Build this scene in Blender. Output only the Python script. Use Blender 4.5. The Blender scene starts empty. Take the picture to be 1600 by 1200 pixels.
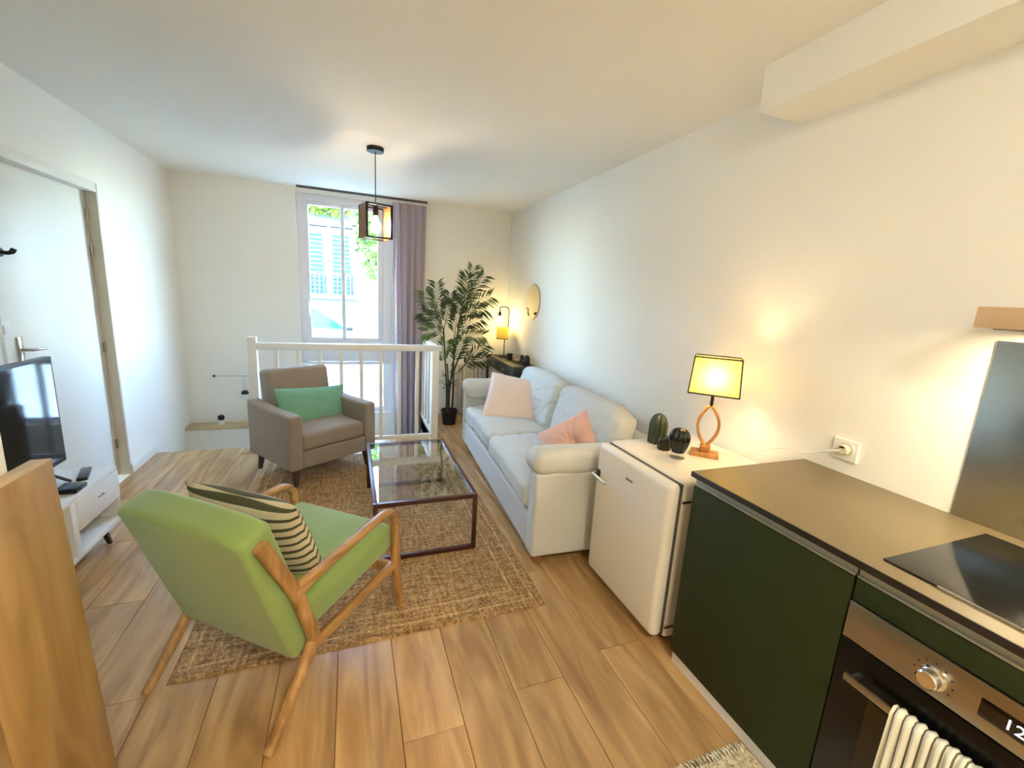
import bpy, bmesh, math, random
from mathutils import Vector, Matrix, noise
random.seed(7)
R = math.radians
PI = math.pi
SC = bpy.context.scene
COL = SC.collection

# ------------------------------------------------------------------ camera
FPX = 674.1
CR = (0.93726745, -0.34396752, 0.05671036)
CF = (0.34826962, 0.91667795, -0.19598422)
cr, cf = Vector(CR).normalized(), Vector(CF).normalized()
cu = cr.cross(cf).normalized()
cam_d = bpy.data.cameras.new('camera')
cam_d.sensor_width = 36.0
cam_d.sensor_fit = 'HORIZONTAL'
cam_d.lens = FPX * 36.0 / 1600.0
cam_d.clip_start = 0.02
cam = bpy.data.objects.new('camera', cam_d)
COL.objects.link(cam)
m = Matrix.Identity(4)
for i in range(3):
    m[i][0], m[i][1], m[i][2] = cr[i], cu[i], -cf[i]
m[0][3], m[1][3], m[2][3] = 0, 0, 1.5
cam.matrix_world = m
SC.camera = cam

# ------------------------------------------------------------------ world, sun, exposure
SC.view_settings.view_transform = 'Standard'
SC.view_settings.look = 'None'
SC.view_settings.gamma = 1.0
SC.view_settings.use_curve_mapping = False
SC.view_settings.exposure = 1.15
W = bpy.data.worlds.new('sky_world')
SC.world = W
W.use_nodes = True
wn = W.node_tree
bg = wn.nodes['Background']
sky = wn.nodes.new('ShaderNodeTexSky')
sky.sky_type = 'NISHITA'
sky.sun_disc = False
sky.sun_elevation = R(48)
sky.sun_rotation = R(200)
wn.links.new(sky.outputs[0], bg.inputs[0])
bg.inputs[1].default_value = 5.8
sun_d = bpy.data.lights.new('sun', 'SUN')
sun_d.energy = 0.8
sun_d.angle = R(0.6)
sun_d.color = (1.0, 0.95, 0.86)
sun = bpy.data.objects.new('sun', sun_d)
COL.objects.link(sun)
sun.rotation_euler = Vector((0.30, 0.62, -0.72)).to_track_quat('-Z', 'Y').to_euler()

FILL_W = 26.0     # added fill light over the kitchen, unseen behind the camera
PENDANT_W = 6.0
TABLE_W = 2.8
CORNER_W = 3.5
HOOD_W = 2.3

# ------------------------------------------------------------------ materials
MATS = {}
def nt(name):
    mt = bpy.data.materials.new(name)
    mt.use_nodes = True
    t = mt.node_tree
    return mt, t, t.nodes, t.links, t.nodes['Principled BSDF']
def rgb(c):
    """sRGB 0..255 -> linear"""
    return tuple(((v/255)/12.92 if v/255 <= .04045 else ((v/255+.055)/1.055)**2.4) for v in c) + (1.0,)
def mat(name, c, rough=.6, metal=0., var=.06, vscale=6., bump=0., bscale=80., sheen=0., spec=None, coat=0., emit=None, estr=0.):
    if name in MATS: return MATS[name]
    mt, t, N, L, p = nt(name)
    c = rgb(c)
    tc = N.new('ShaderNodeTexCoord')
    nz = N.new('ShaderNodeTexNoise'); nz.inputs['Scale'].default_value = vscale; nz.inputs['Detail'].default_value = 4
    L.new(tc.outputs['Object'], nz.inputs['Vector'])
    mx = N.new('ShaderNodeMix'); mx.data_type = 'RGBA'
    mx.inputs[6].default_value = tuple(v*(1-var) for v in c[:3])+(1,)
    mx.inputs[7].default_value = tuple(min(1, v*(1+var)) for v in c[:3])+(1,)
    L.new(nz.outputs['Fac'], mx.inputs[0])
    L.new(mx.outputs[2], p.inputs['Base Color'])
    p.inputs['Roughness'].default_value = rough
    p.inputs['Metallic'].default_value = metal
    if spec is not None: p.inputs['Specular IOR Level'].default_value = spec
    if coat: p.inputs['Coat Weight'].default_value = coat
    if sheen: p.inputs['Sheen Weight'].default_value = sheen
    if emit:
        p.inputs['Emission Color'].default_value = rgb(emit); p.inputs['Emission Strength'].default_value = estr
    if bump:
        b2 = N.new('ShaderNodeTexNoise'); b2.inputs['Scale'].default_value = bscale; b2.inputs['Detail'].default_value = 3
        L.new(tc.outputs['Object'], b2.inputs['Vector'])
        bp = N.new('ShaderNodeBump'); bp.inputs['Strength'].default_value = bump; bp.inputs['Distance'].default_value = .004
        L.new(b2.outputs['Fac'], bp.inputs['Height']); L.new(bp.outputs['Normal'], p.inputs['Normal'])
    MATS[name] = mt
    return mt
def wood(name, c1, c2, c3, axis=1, scale=3., stretch=9., rough=.45, knots=False, rand=.0, bump=.15):
    if name in MATS: return MATS[name]
    mt, t, N, L, p = nt(name)
    tc = N.new('ShaderNodeTexCoord'); oi = N.new('ShaderNodeObjectInfo')
    mp = N.new('ShaderNodeMapping')
    s = [scale*stretch]*3; s[axis] = scale
    mp.inputs['Scale'].default_value = s
    va = N.new('ShaderNodeVectorMath'); va.operation = 'ADD'
    sc = N.new('ShaderNodeVectorMath'); sc.operation = 'SCALE'; sc.inputs[0].default_value = (13.7, 7.3, 5.1)
    L.new(oi.outputs['Random'], sc.inputs['Scale'])
    L.new(tc.outputs['Object'], va.inputs[0]); L.new(sc.outputs[0], va.inputs[1])
    L.new(va.outputs[0], mp.inputs['Vector'])
    n1 = N.new('ShaderNodeTexNoise'); n1.inputs['Scale'].default_value = 1.; n1.inputs['Detail'].default_value = 6; n1.inputs['Distortion'].default_value = .9
    L.new(mp.outputs[0], n1.inputs['Vector'])
    rp = N.new('ShaderNodeValToRGB')
    e = rp.color_ramp.elements
    e[0].position = .28; e[0].color = rgb(c1); e[1].position = .75; e[1].color = rgb(c3)
    k = e.new(.52); k.color = rgb(c2)
    L.new(n1.outputs['Fac'], rp.inputs['Fac'])
    out = rp.outputs[0]
    n2 = N.new('ShaderNodeTexNoise'); n2.inputs['Scale'].default_value = 1.3; n2.inputs['Detail'].default_value = 2
    mp2 = N.new('ShaderNodeMapping'); s2 = [scale*2.2]*3; s2[axis] = scale*.5; mp2.inputs['Scale'].default_value = s2
    L.new(va.outputs[0], mp2.inputs['Vector']); L.new(mp2.outputs[0], n2.inputs['Vector'])
    hs = N.new('ShaderNodeHueSaturation')
    ma = N.new('ShaderNodeMapRange'); ma.inputs['From Min'].default_value = .3; ma.inputs['From Max'].default_value = .7
    ma.inputs['To Min'].default_value = .82; ma.inputs['To Max'].default_value = 1.14
    L.new(n2.outputs['Fac'], ma.inputs['Value'])
    L.new(out, hs.inputs['Color'])
    if rand:
        r2 = N.new('ShaderNodeMapRange'); r2.inputs['To Min'].default_value = 1-rand; r2.inputs['To Max'].default_value = 1+rand
        L.new(oi.outputs['Random'], r2.inputs['Value'])
        mu = N.new('ShaderNodeMath'); mu.operation = 'MULTIPLY'
        L.new(ma.outputs[0], mu.inputs[0]); L.new(r2.outputs[0], mu.inputs[1]); L.new(mu.outputs[0], hs.inputs['Value'])
    else:
        L.new(ma.outputs[0], hs.inputs['Value'])
    L.new(hs.outputs[0], p.inputs['Base Color'])
    p.inputs['Roughness'].default_value = rough
    if rand: p.inputs['Coat Weight'].default_value = .35; p.inputs['Coat Roughness'].default_value = .22
    bp = N.new('ShaderNodeBump'); bp.inputs['Strength'].default_value = bump; bp.inputs['Distance'].default_value = .002
    L.new(n1.outputs['Fac'], bp.inputs['Height']); L.new(bp.outputs['Normal'], p.inputs['Normal'])
    MATS[name] = mt
    return mt
def glass(name, tint=(1, 1, 1), refl=.08, rough=.0, ex=4.0):
    """thin clear pane: transparent with a fresnel-weighted gloss"""
    if name in MATS: return MATS[name]
    mt, t, N, L, p = nt(name)
    N.remove(p)
    tr = N.new('ShaderNodeBsdfTransparent'); tr.inputs[0].default_value = tint+(1,)
    gl = N.new('ShaderNodeBsdfGlossy'); gl.inputs['Roughness'].default_value = rough
    lw = N.new('ShaderNodeLayerWeight'); lw.inputs[0].default_value = .5
    pw = N.new('ShaderNodeMath'); pw.operation = 'POWER'; pw.inputs[1].default_value = ex
    ad = N.new('ShaderNodeMath'); ad.operation = 'MULTIPLY_ADD'; ad.inputs[1].default_value = .8; ad.inputs[2].default_value = refl*.5
    mx = N.new('ShaderNodeMixShader')
    L.new(lw.outputs['Facing'], pw.inputs[0]); L.new(pw.outputs[0], ad.inputs[0]); L.new(ad.outputs[0], mx.inputs[0])
    L.new(tr.outputs[0], mx.inputs[1]); L.new(gl.outputs[0], mx.inputs[2])
    L.new(mx.outputs[0], N['Material Output'].inputs[0])
    MATS[name] = mt
    return mt
def translucent(name, c, mixf=.6, var=.05, bscale=300):
    if name in MATS: return MATS[name]
    mt, t, N, L, p = nt(name)
    N.remove(p)
    tc = N.new('ShaderNodeTexCoord'); nz = N.new('ShaderNodeTexNoise'); nz.inputs['Scale'].default_value = bscale
    L.new(tc.outputs['Object'], nz.inputs['Vector'])
    c = rgb(c)
    mc = N.new('ShaderNodeMix'); mc.data_type = 'RGBA'
    mc.inputs[6].default_value = tuple(v*(1-var) for v in c[:3])+(1,); mc.inputs[7].default_value = c
    L.new(nz.outputs['Fac'], mc.inputs[0])
    d = N.new('ShaderNodeBsdfDiffuse'); tl = N.new('ShaderNodeBsdfTranslucent')
    L.new(mc.outputs[2], d.inputs[0]); L.new(mc.outputs[2], tl.inputs[0])
    mx = N.new('ShaderNodeMixShader'); mx.inputs[0].default_value = mixf
    L.new(d.outputs[0], mx.inputs[1]); L.new(tl.outputs[0], mx.inputs[2])
    L.new(mx.outputs[0], N['Material Output'].inputs[0])
    MATS[name] = mt
    return mt
def stripes(name, base, line, axis, freq, width, soft=.04, rough=.85, axis_noise=.0):
    if name in MATS: return MATS[name]
    mt, t, N, L, p = nt(name)
    tc = N.new('ShaderNodeTexCoord'); sp = N.new('ShaderNodeSeparateXYZ')
    L.new(tc.outputs['Object'], sp.inputs[0])
    mu = N.new('ShaderNodeMath'); mu.operation = 'MULTIPLY'; mu.inputs[1].default_value = freq
    L.new(sp.outputs[axis], mu.inputs[0])
    fr = N.new('ShaderNodeMath'); fr.operation = 'FRACT'; L.new(mu.outputs[0], fr.inputs[0])
    rp = N.new('ShaderNodeValToRGB'); e = rp.color_ramp.elements
    e[0].position = 0; e[0].color = rgb(line); e[1].position = width; e[1].color = rgb(line)
    k = e.new(width+soft); k.color = rgb(base)
    k = e.new(.99-soft); k.color = rgb(base)
    k = e.new(.99); k.color = rgb(line)
    L.new(fr.outputs[0], rp.inputs[0]); L.new(rp.outputs[0], p.inputs['Base Color'])
    p.inputs['Roughness'].default_value = rough
    nz = N.new('ShaderNodeTexNoise'); nz.inputs['Scale'].default_value = 250; L.new(tc.outputs['Object'], nz.inputs['Vector'])
    bp = N.new('ShaderNodeBump'); bp.inputs['Strength'].default_value = .3; bp.inputs['Distance'].default_value = .002
    L.new(nz.outputs['Fac'], bp.inputs['Height']); L.new(bp.outputs['Normal'], p.inputs['Normal'])
    MATS[name] = mt
    return mt
def jute(name, c1, c2, c3, fx=70., fy=95.):
    if name in MATS: return MATS[name]
    mt, t, N, L, p = nt(name)
    tc = N.new('ShaderNodeTexCoord')
    mp = N.new('ShaderNodeMapping'); mp.inputs['Scale'].default_value = (fx, fy, 20)
    L.new(tc.outputs['Object'], mp.inputs[0])
    vo = N.new('ShaderNodeTexVoronoi'); vo.inputs['Scale'].default_value = 1.; L.new(mp.outputs[0], vo.inputs['Vector'])
    n2 = N.new('ShaderNodeTexNoise'); n2.inputs['Scale'].default_value = 1.; n2.inputs['Detail'].default_value = 4
    mp2 = N.new('ShaderNodeMapping'); mp2.inputs['Scale'].default_value = (9, 60, 4); L.new(tc.outputs['Object'], mp2.inputs[0]); L.new(mp2.outputs[0], n2.inputs['Vector'])
    n3 = N.new('ShaderNodeTexNoise'); n3.inputs['Scale'].default_value = 1.; n3.inputs['Detail'].default_value = 3
    mp3 = N.new('ShaderNodeMapping'); mp3.inputs['Scale'].default_value = (70, 8, 4); L.new(tc.outputs['Object'], mp3.inputs[0]); L.new(mp3.outputs[0], n3.inputs['Vector'])
    sx = N.new('ShaderNodeSeparateColor'); L.new(vo.outputs['Color'], sx.inputs[0])
    a = N.new('ShaderNodeMath'); a.operation = 'MULTIPLY_ADD'; a.inputs[1].default_value = .55; a.inputs[2].default_value = -.22
    L.new(sx.outputs[0], a.inputs[0])
    b = N.new('ShaderNodeMath'); b.operation = 'ADD'; L.new(a.outputs[0], b.inputs[0]); L.new(n2.outputs['Fac'], b.inputs[1])
    c = N.new('ShaderNodeMath'); c.operation = 'MULTIPLY_ADD'; c.inputs[1].default_value = .5; c.inputs[2].default_value = 0
    d = N.new('ShaderNodeMath'); d.operation = 'ADD'; L.new(n3.outputs['Fac'], d.inputs[0]); L.new(b.outputs[0], d.inputs[1]); L.new(d.outputs[0], c.inputs[0])
    rp = N.new('ShaderNodeValToRGB'); e = rp.color_ramp.elements
    e[0].position = .3; e[0].color = rgb(c1); e[1].position = .72; e[1].color = rgb(c3); k = e.new(.5); k.color = rgb(c2)
    L.new(c.outputs[0], rp.inputs[0]); L.new(rp.outputs[0], p.inputs['Base Color'])
    p.inputs['Roughness'].default_value = .95
    bp = N.new('ShaderNodeBump'); bp.inputs['Strength'].default_value = .8; bp.inputs['Distance'].default_value = .004
    L.new(vo.outputs['Distance'], bp.inputs['Height']); bp.invert = True
    L.new(bp.outputs['Normal'], p.inputs['Normal'])
    MATS[name] = mt
    return mt

M_WALL = mat('wall_paint', (243, 242, 234), .75, var=.012, vscale=2, bump=.05, bscale=200)
M_CEIL = mat('ceiling_paint', (245, 243, 233), .8, var=.01, vscale=2)
M_WHITE = mat('white_lacquer', (236, 235, 230), .4, var=.02, vscale=8)
M_RAIL = mat('white_rail_paint', (238, 236, 228), .45, var=.03, vscale=12)
M_PVC = mat('window_plastic', (232, 234, 238), .35, var=.015)
M_FLOOR = wood('oak_floor', (152, 114, 68), (190, 150, 98), (216, 180, 128), axis=1, scale=1.7, stretch=8, rough=.36, rand=.07)
M_SUB = mat('floor_underlay', (96, 66, 40), .8)
M_OAK = wood('oak_chair_frame', (144, 104, 58), (178, 136, 84), (204, 164, 110), axis=1, scale=5, stretch=6, rough=.42)
M_OAKV = wood('oak_chair_leg', (144, 104, 58), (178, 136, 84), (204, 164, 110), axis=2, scale=5, stretch=6, rough=.42)
M_BOARD = wood('oak_board', (154, 118, 70), (182, 144, 92), (200, 166, 114), axis=2, scale=2.2, stretch=5, rough=.4)
M_BOARDLIT = wood('oak_board_lit', (205, 166, 116), (220, 184, 136), (232, 200, 154), axis=1, scale=3, stretch=5, rough=.4)  # paler oak: light on the board's top is put into the colour
M_DKWOOD = wood('dark_walnut', (38, 24, 16), (56, 36, 24), (74, 50, 34), axis=1, scale=4, stretch=6)
M_LAMPWOOD = wood('lamp_wood', (170, 112, 52), (196, 138, 74), (214, 160, 96), axis=2, scale=6, stretch=5)
M_GREEN = mat('green_velvet', (138, 164, 92), .78, var=.08, vscale=5, bump=.25, bscale=400, sheen=.35)
M_MINT = mat('mint_fabric', (120, 176, 152), .8, var=.05, vscale=6, bump=.25, bscale=350, sheen=.2)
M_TAUPE = mat('taupe_fabric', (150, 138, 126), .85, var=.05, vscale=8, bump=.3, bscale=420, sheen=.15)
M_SOFA = mat('pale_grey_linen', (208, 210, 206), .88, var=.035, vscale=7, bump=.3, bscale=380, sheen=.1)
M_PINK = mat('pale_pink_cotton', (246, 224, 212), .85, var=.03, vscale=8, bump=.3, bscale=350)
M_ROSE = mat('dusty_rose_velvet', (226, 182, 168), .8, var=.05, vscale=8, bump=.25, bscale=300, sheen=.3)
M_PIPE = mat('cream_piping', (226, 214, 198), .8)
M_STRIPE = stripes('striped_linen', (212, 200, 172), (78, 80, 54), 1, 27., .30)
M_TOWEL = stripes('towel_stripes', (228, 226, 208), (96, 92, 74), 1, 54., .12, soft=.05)
M_JUTE = jute('jute_weave', (108, 78, 44), (158, 122, 78), (204, 170, 122), 120., 150.)
M_JUTE2 = jute('jute_braid', (150, 112, 68), (190, 154, 104), (222, 194, 146), 120, 40)
M_MATW = jute('pale_mat_weave', (150, 134, 104), (204, 190, 156), (236, 226, 200), 90, 90)
M_BROWNMETAL = mat('maroon_metal', (74, 44, 40), .4, metal=.35, var=.06)
M_BLACK = mat('black_metal', (18, 18, 18), .4, metal=.3)
M_BLACKPL = mat('black_plastic', (14, 14, 15), .35)
M_SCREEN = mat('tv_screen', (4, 5, 6), .06, var=0, spec=.9)
M_STEEL = mat('brushed_steel', (172, 166, 154), .28, metal=1., var=.05, vscale=20)
M_SPLASH = mat('steel_splash', (176, 178, 172), .24, metal=1., var=.03, vscale=3)
M_ALU = mat('aluminium', (196, 198, 196), .28, metal=1., var=.03)
M_CHROME = mat('chrome', (226, 226, 224), .1, metal=1., var=.01)
M_COPPER = mat('hood_bronze', (214, 178, 136), .4, metal=.2, var=.04)
M_DKGREEN = mat('dark_green_front', (38, 46, 19), .6, var=.05, vscale=3, spec=.25)
M_CABIN = mat('cabinet_carcass', (28, 30, 22), .6)
M_TOP = mat('worktop_laminate', (114, 100, 72), .42, var=.07, vscale=9, bump=.06, bscale=150)
M_TOPEDGE = mat('worktop_edge', (26, 22, 16), .5)
M_GLASSBLK = mat('black_glass', (8, 8, 8), .1, var=0, spec=.8)
M_FRIDGE = mat('cream_enamel', (232, 226, 214), .24, var=.012, spec=.6)
M_FSIDE = mat('cream_enamel_side', (226, 220, 206), .3, var=.012)
M_GASKET = mat('grey_gasket', (88, 84, 76), .7)
M_CACT = mat('olive_cactus_glaze', (46, 56, 34), .28, var=.12, vscale=20)
M_CACT2 = mat('black_cactus_glaze', (18, 22, 18), .2, var=.12, vscale=20)
M_CURT = translucent('mauve_curtain', (196, 182, 190), .3)
M_PANE = glass('window_glass', (.96, 1., .99), .06)
M_TGLASS = glass('table_glass', (.95, .98, .97), .06, ex=2.5)
M_CLEAR = glass('clear_glass', (.96, .96, .94), .1)
M_SHADE = translucent('cream_shade', (246, 218, 130), .35)
M_AMBER = translucent('amber_shade', (252, 236, 150), .6)
M_FROST = translucent('frosted_glass', (250, 252, 252), .9)
M_MIRROR = mat('mirror_silver', (220, 216, 200), .03, metal=1., var=0)
M_LEAF = mat('palm_leaf', (52, 72, 38), .5, var=.25, vscale=8)
M_LEAF2 = mat('palm_leaf_light', (86, 110, 60), .5, var=.2, vscale=8)
M_CANE = mat('palm_cane', (60, 54, 34), .7, var=.2, vscale=20)
M_SOIL = mat('soil', (40, 30, 22), .95)
M_RADI = mat('radiator_enamel', (214, 204, 184), .4)
M_LEDGE = wood('pale_ledge_wood', (176, 156, 116), (200, 180, 140), (214, 196, 160), axis=0, scale=2, stretch=6)
M_JAMBSHADE = mat('door_jamb_shade', (206, 198, 180), .5, var=.03)  # beige: shade on the door reveal is put into the colour
M_DOOR = mat('door_paint', (234, 234, 226), .45, var=.01)
M_DARKHOLE = mat('dark_interior', (60, 48, 38), .8)
M_LEG = wood('small_leg_wood', (120, 76, 40), (150, 100, 56), (172, 122, 74), axis=2, scale=6, stretch=4)

# ------------------------------------------------------------------ mesh helpers
class B:
    def __init__(s): s.bm = bmesh.new()
    def box(s, c, d, bev=0., seg=2, rot=None):
        mt = Matrix.Translation(c)
        if rot is not None: mt = mt @ rot
        r = bmesh.ops.create_cube(s.bm, size=1, matrix=mt @ Matrix.Diagonal((d[0], d[1], d[2], 1)))
        if bev:
            es = list({e for v in r['verts'] for e in v.link_edges})
            bmesh.ops.bevel(s.bm, geom=es, offset=bev, segments=seg, profile=.5, affect='EDGES')
        return s
    def span(s, a, b, bev=0., seg=2):
        return s.box([(a[i]+b[i])/2 for i in range(3)], [abs(b[i]-a[i]) for i in range(3)], bev, seg)
    def rings(s, rs, closed=True, cap=True):
        vs = [[s.bm.verts.new(p) for p in r] for r in rs]
        n = len(rs[0])
        for i in range(len(vs)-1):
            for j in range(n if closed else n-1):
                k = (j+1) % n
                try: s.bm.faces.new((vs[i][j], vs[i][k], vs[i+1][k], vs[i+1][j]))
                except ValueError: pass
        if cap and closed:
            try:
                s.bm.faces.new(vs[0][::-1]); s.bm.faces.new(vs[-1])
            except ValueError: pass
        return s
    def tube(s, pts, r, n=10, cap=True):
        pts = [Vector(p) for p in pts]
        r = resample(r, len(pts)) if hasattr(r, '__len__') else [r]*len(pts)
        rs = []; up = None
        for i, p in enumerate(pts):
            t = (pts[min(i+1, len(pts)-1)]-pts[max(i-1, 0)]).normalized()
            if up is None:
                a = Vector((0, 0, 1)) if abs(t.z) < .9 else Vector((1, 0, 0))
                up = (a - t*a.dot(t)).normalized()
            else:
                up = (up - t*up.dot(t)).normalized()
            b = t.cross(up)
            rs.append([p + (up*math.cos(k*2*PI/n)+b*math.sin(k*2*PI/n))*r[i] for k in range(n)])
        return s.rings(rs, cap=cap)
    def sweep(s, pts, w, h, lat=(1, 0, 0), n=14, e=3.):
        """rounded-rect section; w along lat, h across the path"""
        pts = [Vector(p) for p in pts]; lat = Vector(lat)
        w = resample(w, len(pts)) if hasattr(w, '__len__') else [w]*len(pts)
        h = resample(h, len(pts)) if hasattr(h, '__len__') else [h]*len(pts)
        rs = []
        for i, p in enumerate(pts):
            t = (pts[min(i+1, len(pts)-1)]-pts[max(i-1, 0)]).normalized()
            nn = lat.cross(t).normalized()
            ring = []
            for k in range(n):
                a = 2*PI*k/n; ca, sa = math.cos(a), math.sin(a)
                ring.append(p + lat*(w[i]/2*math.copysign(abs(ca)**(2/e), ca)) + nn*(h[i]/2*math.copysign(abs(sa)**(2/e), sa)))
            rs.append(ring)
        return s.rings(rs)
    def lathe(s, prof, c=(0, 0, 0), n=24, axis='z'):
        rs = []
        for r, z in prof:
            ring = []
            for k in range(n):
                a = 2*PI*k/n
                x, y = max(r, 1e-4)*math.cos(a), max(r, 1e-4)*math.sin(a)
                p = (x, y, z) if axis == 'z' else ((z, x, y) if axis == 'x' else (y, z, x))
                ring.append(Vector(c)+Vector(p))
            rs.append(ring)
        return s.rings(rs)
    def soft(s, c, d, r=.04, n=8, fn=None, rot=None, seg=4):
        """rounded upholstered block; fn(p, half) may move every point"""
        h = [v/2 for v in d]
        rr = [min(r, x*.98) for x in h]; r = min(rr)
        def samples(a):
            inner = a-r
            o = [inner + r*math.tan(PI/4*k/seg) for k in range(1, seg+1)]
            mid = [-inner + 2*inner*k/n for k in range(n+1)]
            return [-x for x in reversed(o)]+mid+o
        S = [samples(a) for a in h]
        cache = {}
        mt = Matrix.Translation(c)
        if rot is not None: mt = mt @ rot
        def vert(p):
            key = tuple(round(v, 5) for v in p)
            if key in cache: return cache[key]
            p = Vector(p)
            q = Vector([max(-h[i]+r, min(h[i]-r, p[i])) for i in range(3)])
            dd = p-q
            pos = q + dd.normalized()*r if dd.length > 1e-9 else p
            if fn: pos = fn(pos, h)
            v = s.bm.verts.new(mt @ pos); cache[key] = v
            return v
        for ax in range(3):
            a, b = (ax+1) % 3, (ax+2) % 3
            for sg in (-1, 1):
                for i in range(len(S[a])-1):
                    for j in range(len(S[b])-1):
                        q = []
                        for (ii, jj) in ((i, j), (i+1, j), (i+1, j+1), (i, j+1)):
                            p = [0, 0, 0]; p[ax] = sg*h[ax]; p[a] = S[a][ii]; p[b] = S[b][jj]
                            q.append(vert(p))
                        if sg < 0: q.reverse()
                        try: s.bm.faces.new(q)
                        except ValueError: pass
        return s
    def sheet(s, f, nu, nv, thick=0.):
        vs = [[s.bm.verts.new(f(i/nu, j/nv)) for j in range(nv+1)] for i in range(nu+1)]
        fs = []
        for i in range(nu):
            for j in range(nv):
                fs.append(s.bm.faces.new((vs[i][j], vs[i+1][j], vs[i+1][j+1], vs[i][j+1])))
        if thick:
            bmesh.ops.recalc_face_normals(s.bm, faces=fs)
            bmesh.ops.solidify(s.bm, geom=fs, thickness=thick)
        return s
    def mesh(s, name, smooth=38):
        bmesh.ops.recalc_face_normals(s.bm, faces=s.bm.faces[:])
        me = bpy.data.meshes.new(name); s.bm.to_mesh(me); s.bm.free()
        if smooth:
            me.polygons.foreach_set('use_smooth', [True]*len(me.polygons))
            me.set_sharp_from_angle(angle=R(smooth))
        return me
    def make(s, name, mt, parent=None, loc=(0, 0, 0), rot=(0, 0, 0), smooth=38, label=None):
        return link(name, s.mesh(name, smooth), mt, parent, loc, rot, label)
def link(name, me, mt, parent=None, loc=(0, 0, 0), rot=(0, 0, 0), label=None):
    o = bpy.data.objects.new(name, me); COL.objects.link(o)
    if mt is not None and not me.materials: me.materials.append(mt)
    o.location = loc; o.rotation_euler = rot
    if parent: o.parent = parent
    if label: o['label'] = label
    return o
def tag(o, label, cat, group=None):
    o['label'] = label; o['category'] = cat
    if group: o['group'] = group
    return o
def thing(name, label, cat, loc=(0, 0, 0), rotz=0., group=None):
    o = bpy.data.objects.new(name, None); COL.objects.link(o)
    o.empty_display_size = .1
    o.location = loc; o.rotation_euler = (0, 0, R(rotz))
    return tag(o, label, cat, group)
def struct(o, label=None):
    o['kind'] = 'structure'
    if label: o['label'] = label
    return o
def copy_tree(o, parent=None):
    c = o.copy(); COL.objects.link(c); c.parent = parent
    for ch in list(o.children): copy_tree(ch, c)
    return c
def resample(a, n):
    if len(a) == n: return list(a)
    out = []
    for i in range(n):
        t = i/(n-1)*(len(a)-1); k = min(len(a)-2, int(t)); out.append(a[k]+(a[k+1]-a[k])*(t-k))
    return out
def smooth_path(pts, k=6):
    P = [Vector(p) for p in pts]; out = []
    for i in range(len(P)-1):
        p0, p1, p2, p3 = P[max(i-1, 0)], P[i], P[i+1], P[min(i+2, len(P)-1)]
        for j in range(k):
            t = j/k
            out.append(.5*((2*p1)+(p2-p0)*t+(2*p0-5*p1+4*p2-p3)*t*t+(3*p1-p0-3*p2+p3)*t**3))
    out.append(P[-1])
    return out
def bulb(name, prof, parent, c, watts, col):
    area = 0
    for (r0, z0), (r1, z1) in zip(prof, prof[1:]): area += PI*(r0+r1)*math.hypot(r1-r0, z1-z0)
    mt = mat('glow_'+parent.name, (255, 240, 220), .4, emit=col, estr=watts/(PI*area))
    return B().lathe(prof, c, 20).make(name, mt, parent)
WARM = (1.0, .72, .38)

# ------------------------------------------------------------------ room shell
XL, XR, YB, YR, ZC = -1.61, 1.88, 5.30, -1.70, 2.50
FE = 4.40            # floor edge at the stairwell
WX = .80             # stairwell right side
T = .20
floor = struct(B().span((XL-.1, YR, -.16), (XR+.1, FE, -.012)).span((WX, FE, -.16), (XR+.1, YB, -.012)).make('floor', M_SUB, smooth=0))
PW, PL = .2155, 1.27
cache = {}
c0 = .36 - PW*10
k = 0
while c0 + k*PW < XR:
    xa, xb = c0+k*PW, c0+(k+1)*PW
    k += 1
    xa2, xb2 = max(xa, XL), min(xb, XR)
    if xb2-xa2 < .02: continue
    yend = YB if xa > WX-.03 else FE
    y = YR - ((k*0.47) % 1.0)*PL
    if abs(xa-.36) < .01: y = 1.95-3*PL
    while y < yend:
        ya, yb = max(y, YR), min(y+PL, yend)
        y += PL
        if xb2 < -.73 and yb < 1.26: continue
        if yb-ya < .03: continue
        key = (round(xb2-xa2, 3), round(yb-ya, 3))
        if key not in cache:
            cache[key] = B().box((0, 0, -.006), (xb2-xa2-.002, yb-ya-.002, .012), .0012, 1).mesh('plank', 0)
        link('plank', cache[key], M_FLOOR, floor, ((xa2+xb2)/2, (ya+yb)/2, 0))
struct(B().span((XL-.3, YR-T, ZC), (XR+T, YB+T, ZC+.15)).make('ceiling', M_CEIL, smooth=0))
struct(B().span((1.63, YR, 2.325), (XR, 1.545, ZC)).make('trim_1', M_WALL, smooth=0), 'boxed-in soffit under the ceiling above the kitchen')
# left wall with recessed door
DY0, DY1, DZ = 2.86, 3.93, 2.07
wl = B().span((XL-T, YR-T, -1.6), (XL, DY0, ZC)).span((XL-T, DY1, -1.6), (XL, YB+T, ZC)).span((XL-T, DY0, DZ), (XL, DY1, ZC)).span((XL-T, DY0, -.4), (XL, DY1, 0))
struct(wl.make('wall_left', M_WALL, smooth=0))
d1 = struct(B().span((XL-.10, DY0+.012, .006), (XL-.06, DY1-.012, DZ-.03), .002).make('door_1', M_DOOR))
B().span((XL-.13, DY1-.012, 0), (XL+.004, DY1+.012, DZ+.03), .002).make('door_jamb', M_JAMBSHADE, d1)
B().span((XL-.13, DY0-.02, 0), (XL+.0005, DY0+.01, DZ+.03), .002).make('door_jamb', M_JAMBSHADE, d1)
B().span((XL-.13, DY0, DZ-.03), (XL+.004, DY1, DZ+.03), .002).make('door_head', M_DOOR, d1)
for hz in (1.86, 1.62, .95, .22):
    B().lathe([(.0, 0), (.009, .001), (.009, .069), (.0, .07)], (XL-.054, DY1-.022, hz), 10).make('hinge', M_STEEL, d1)
hb = B().box((XL-.056, 3.075, 1.06), (.01, .04, .17), .004).make('handle_plate', M_STEEL, d1)
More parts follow.
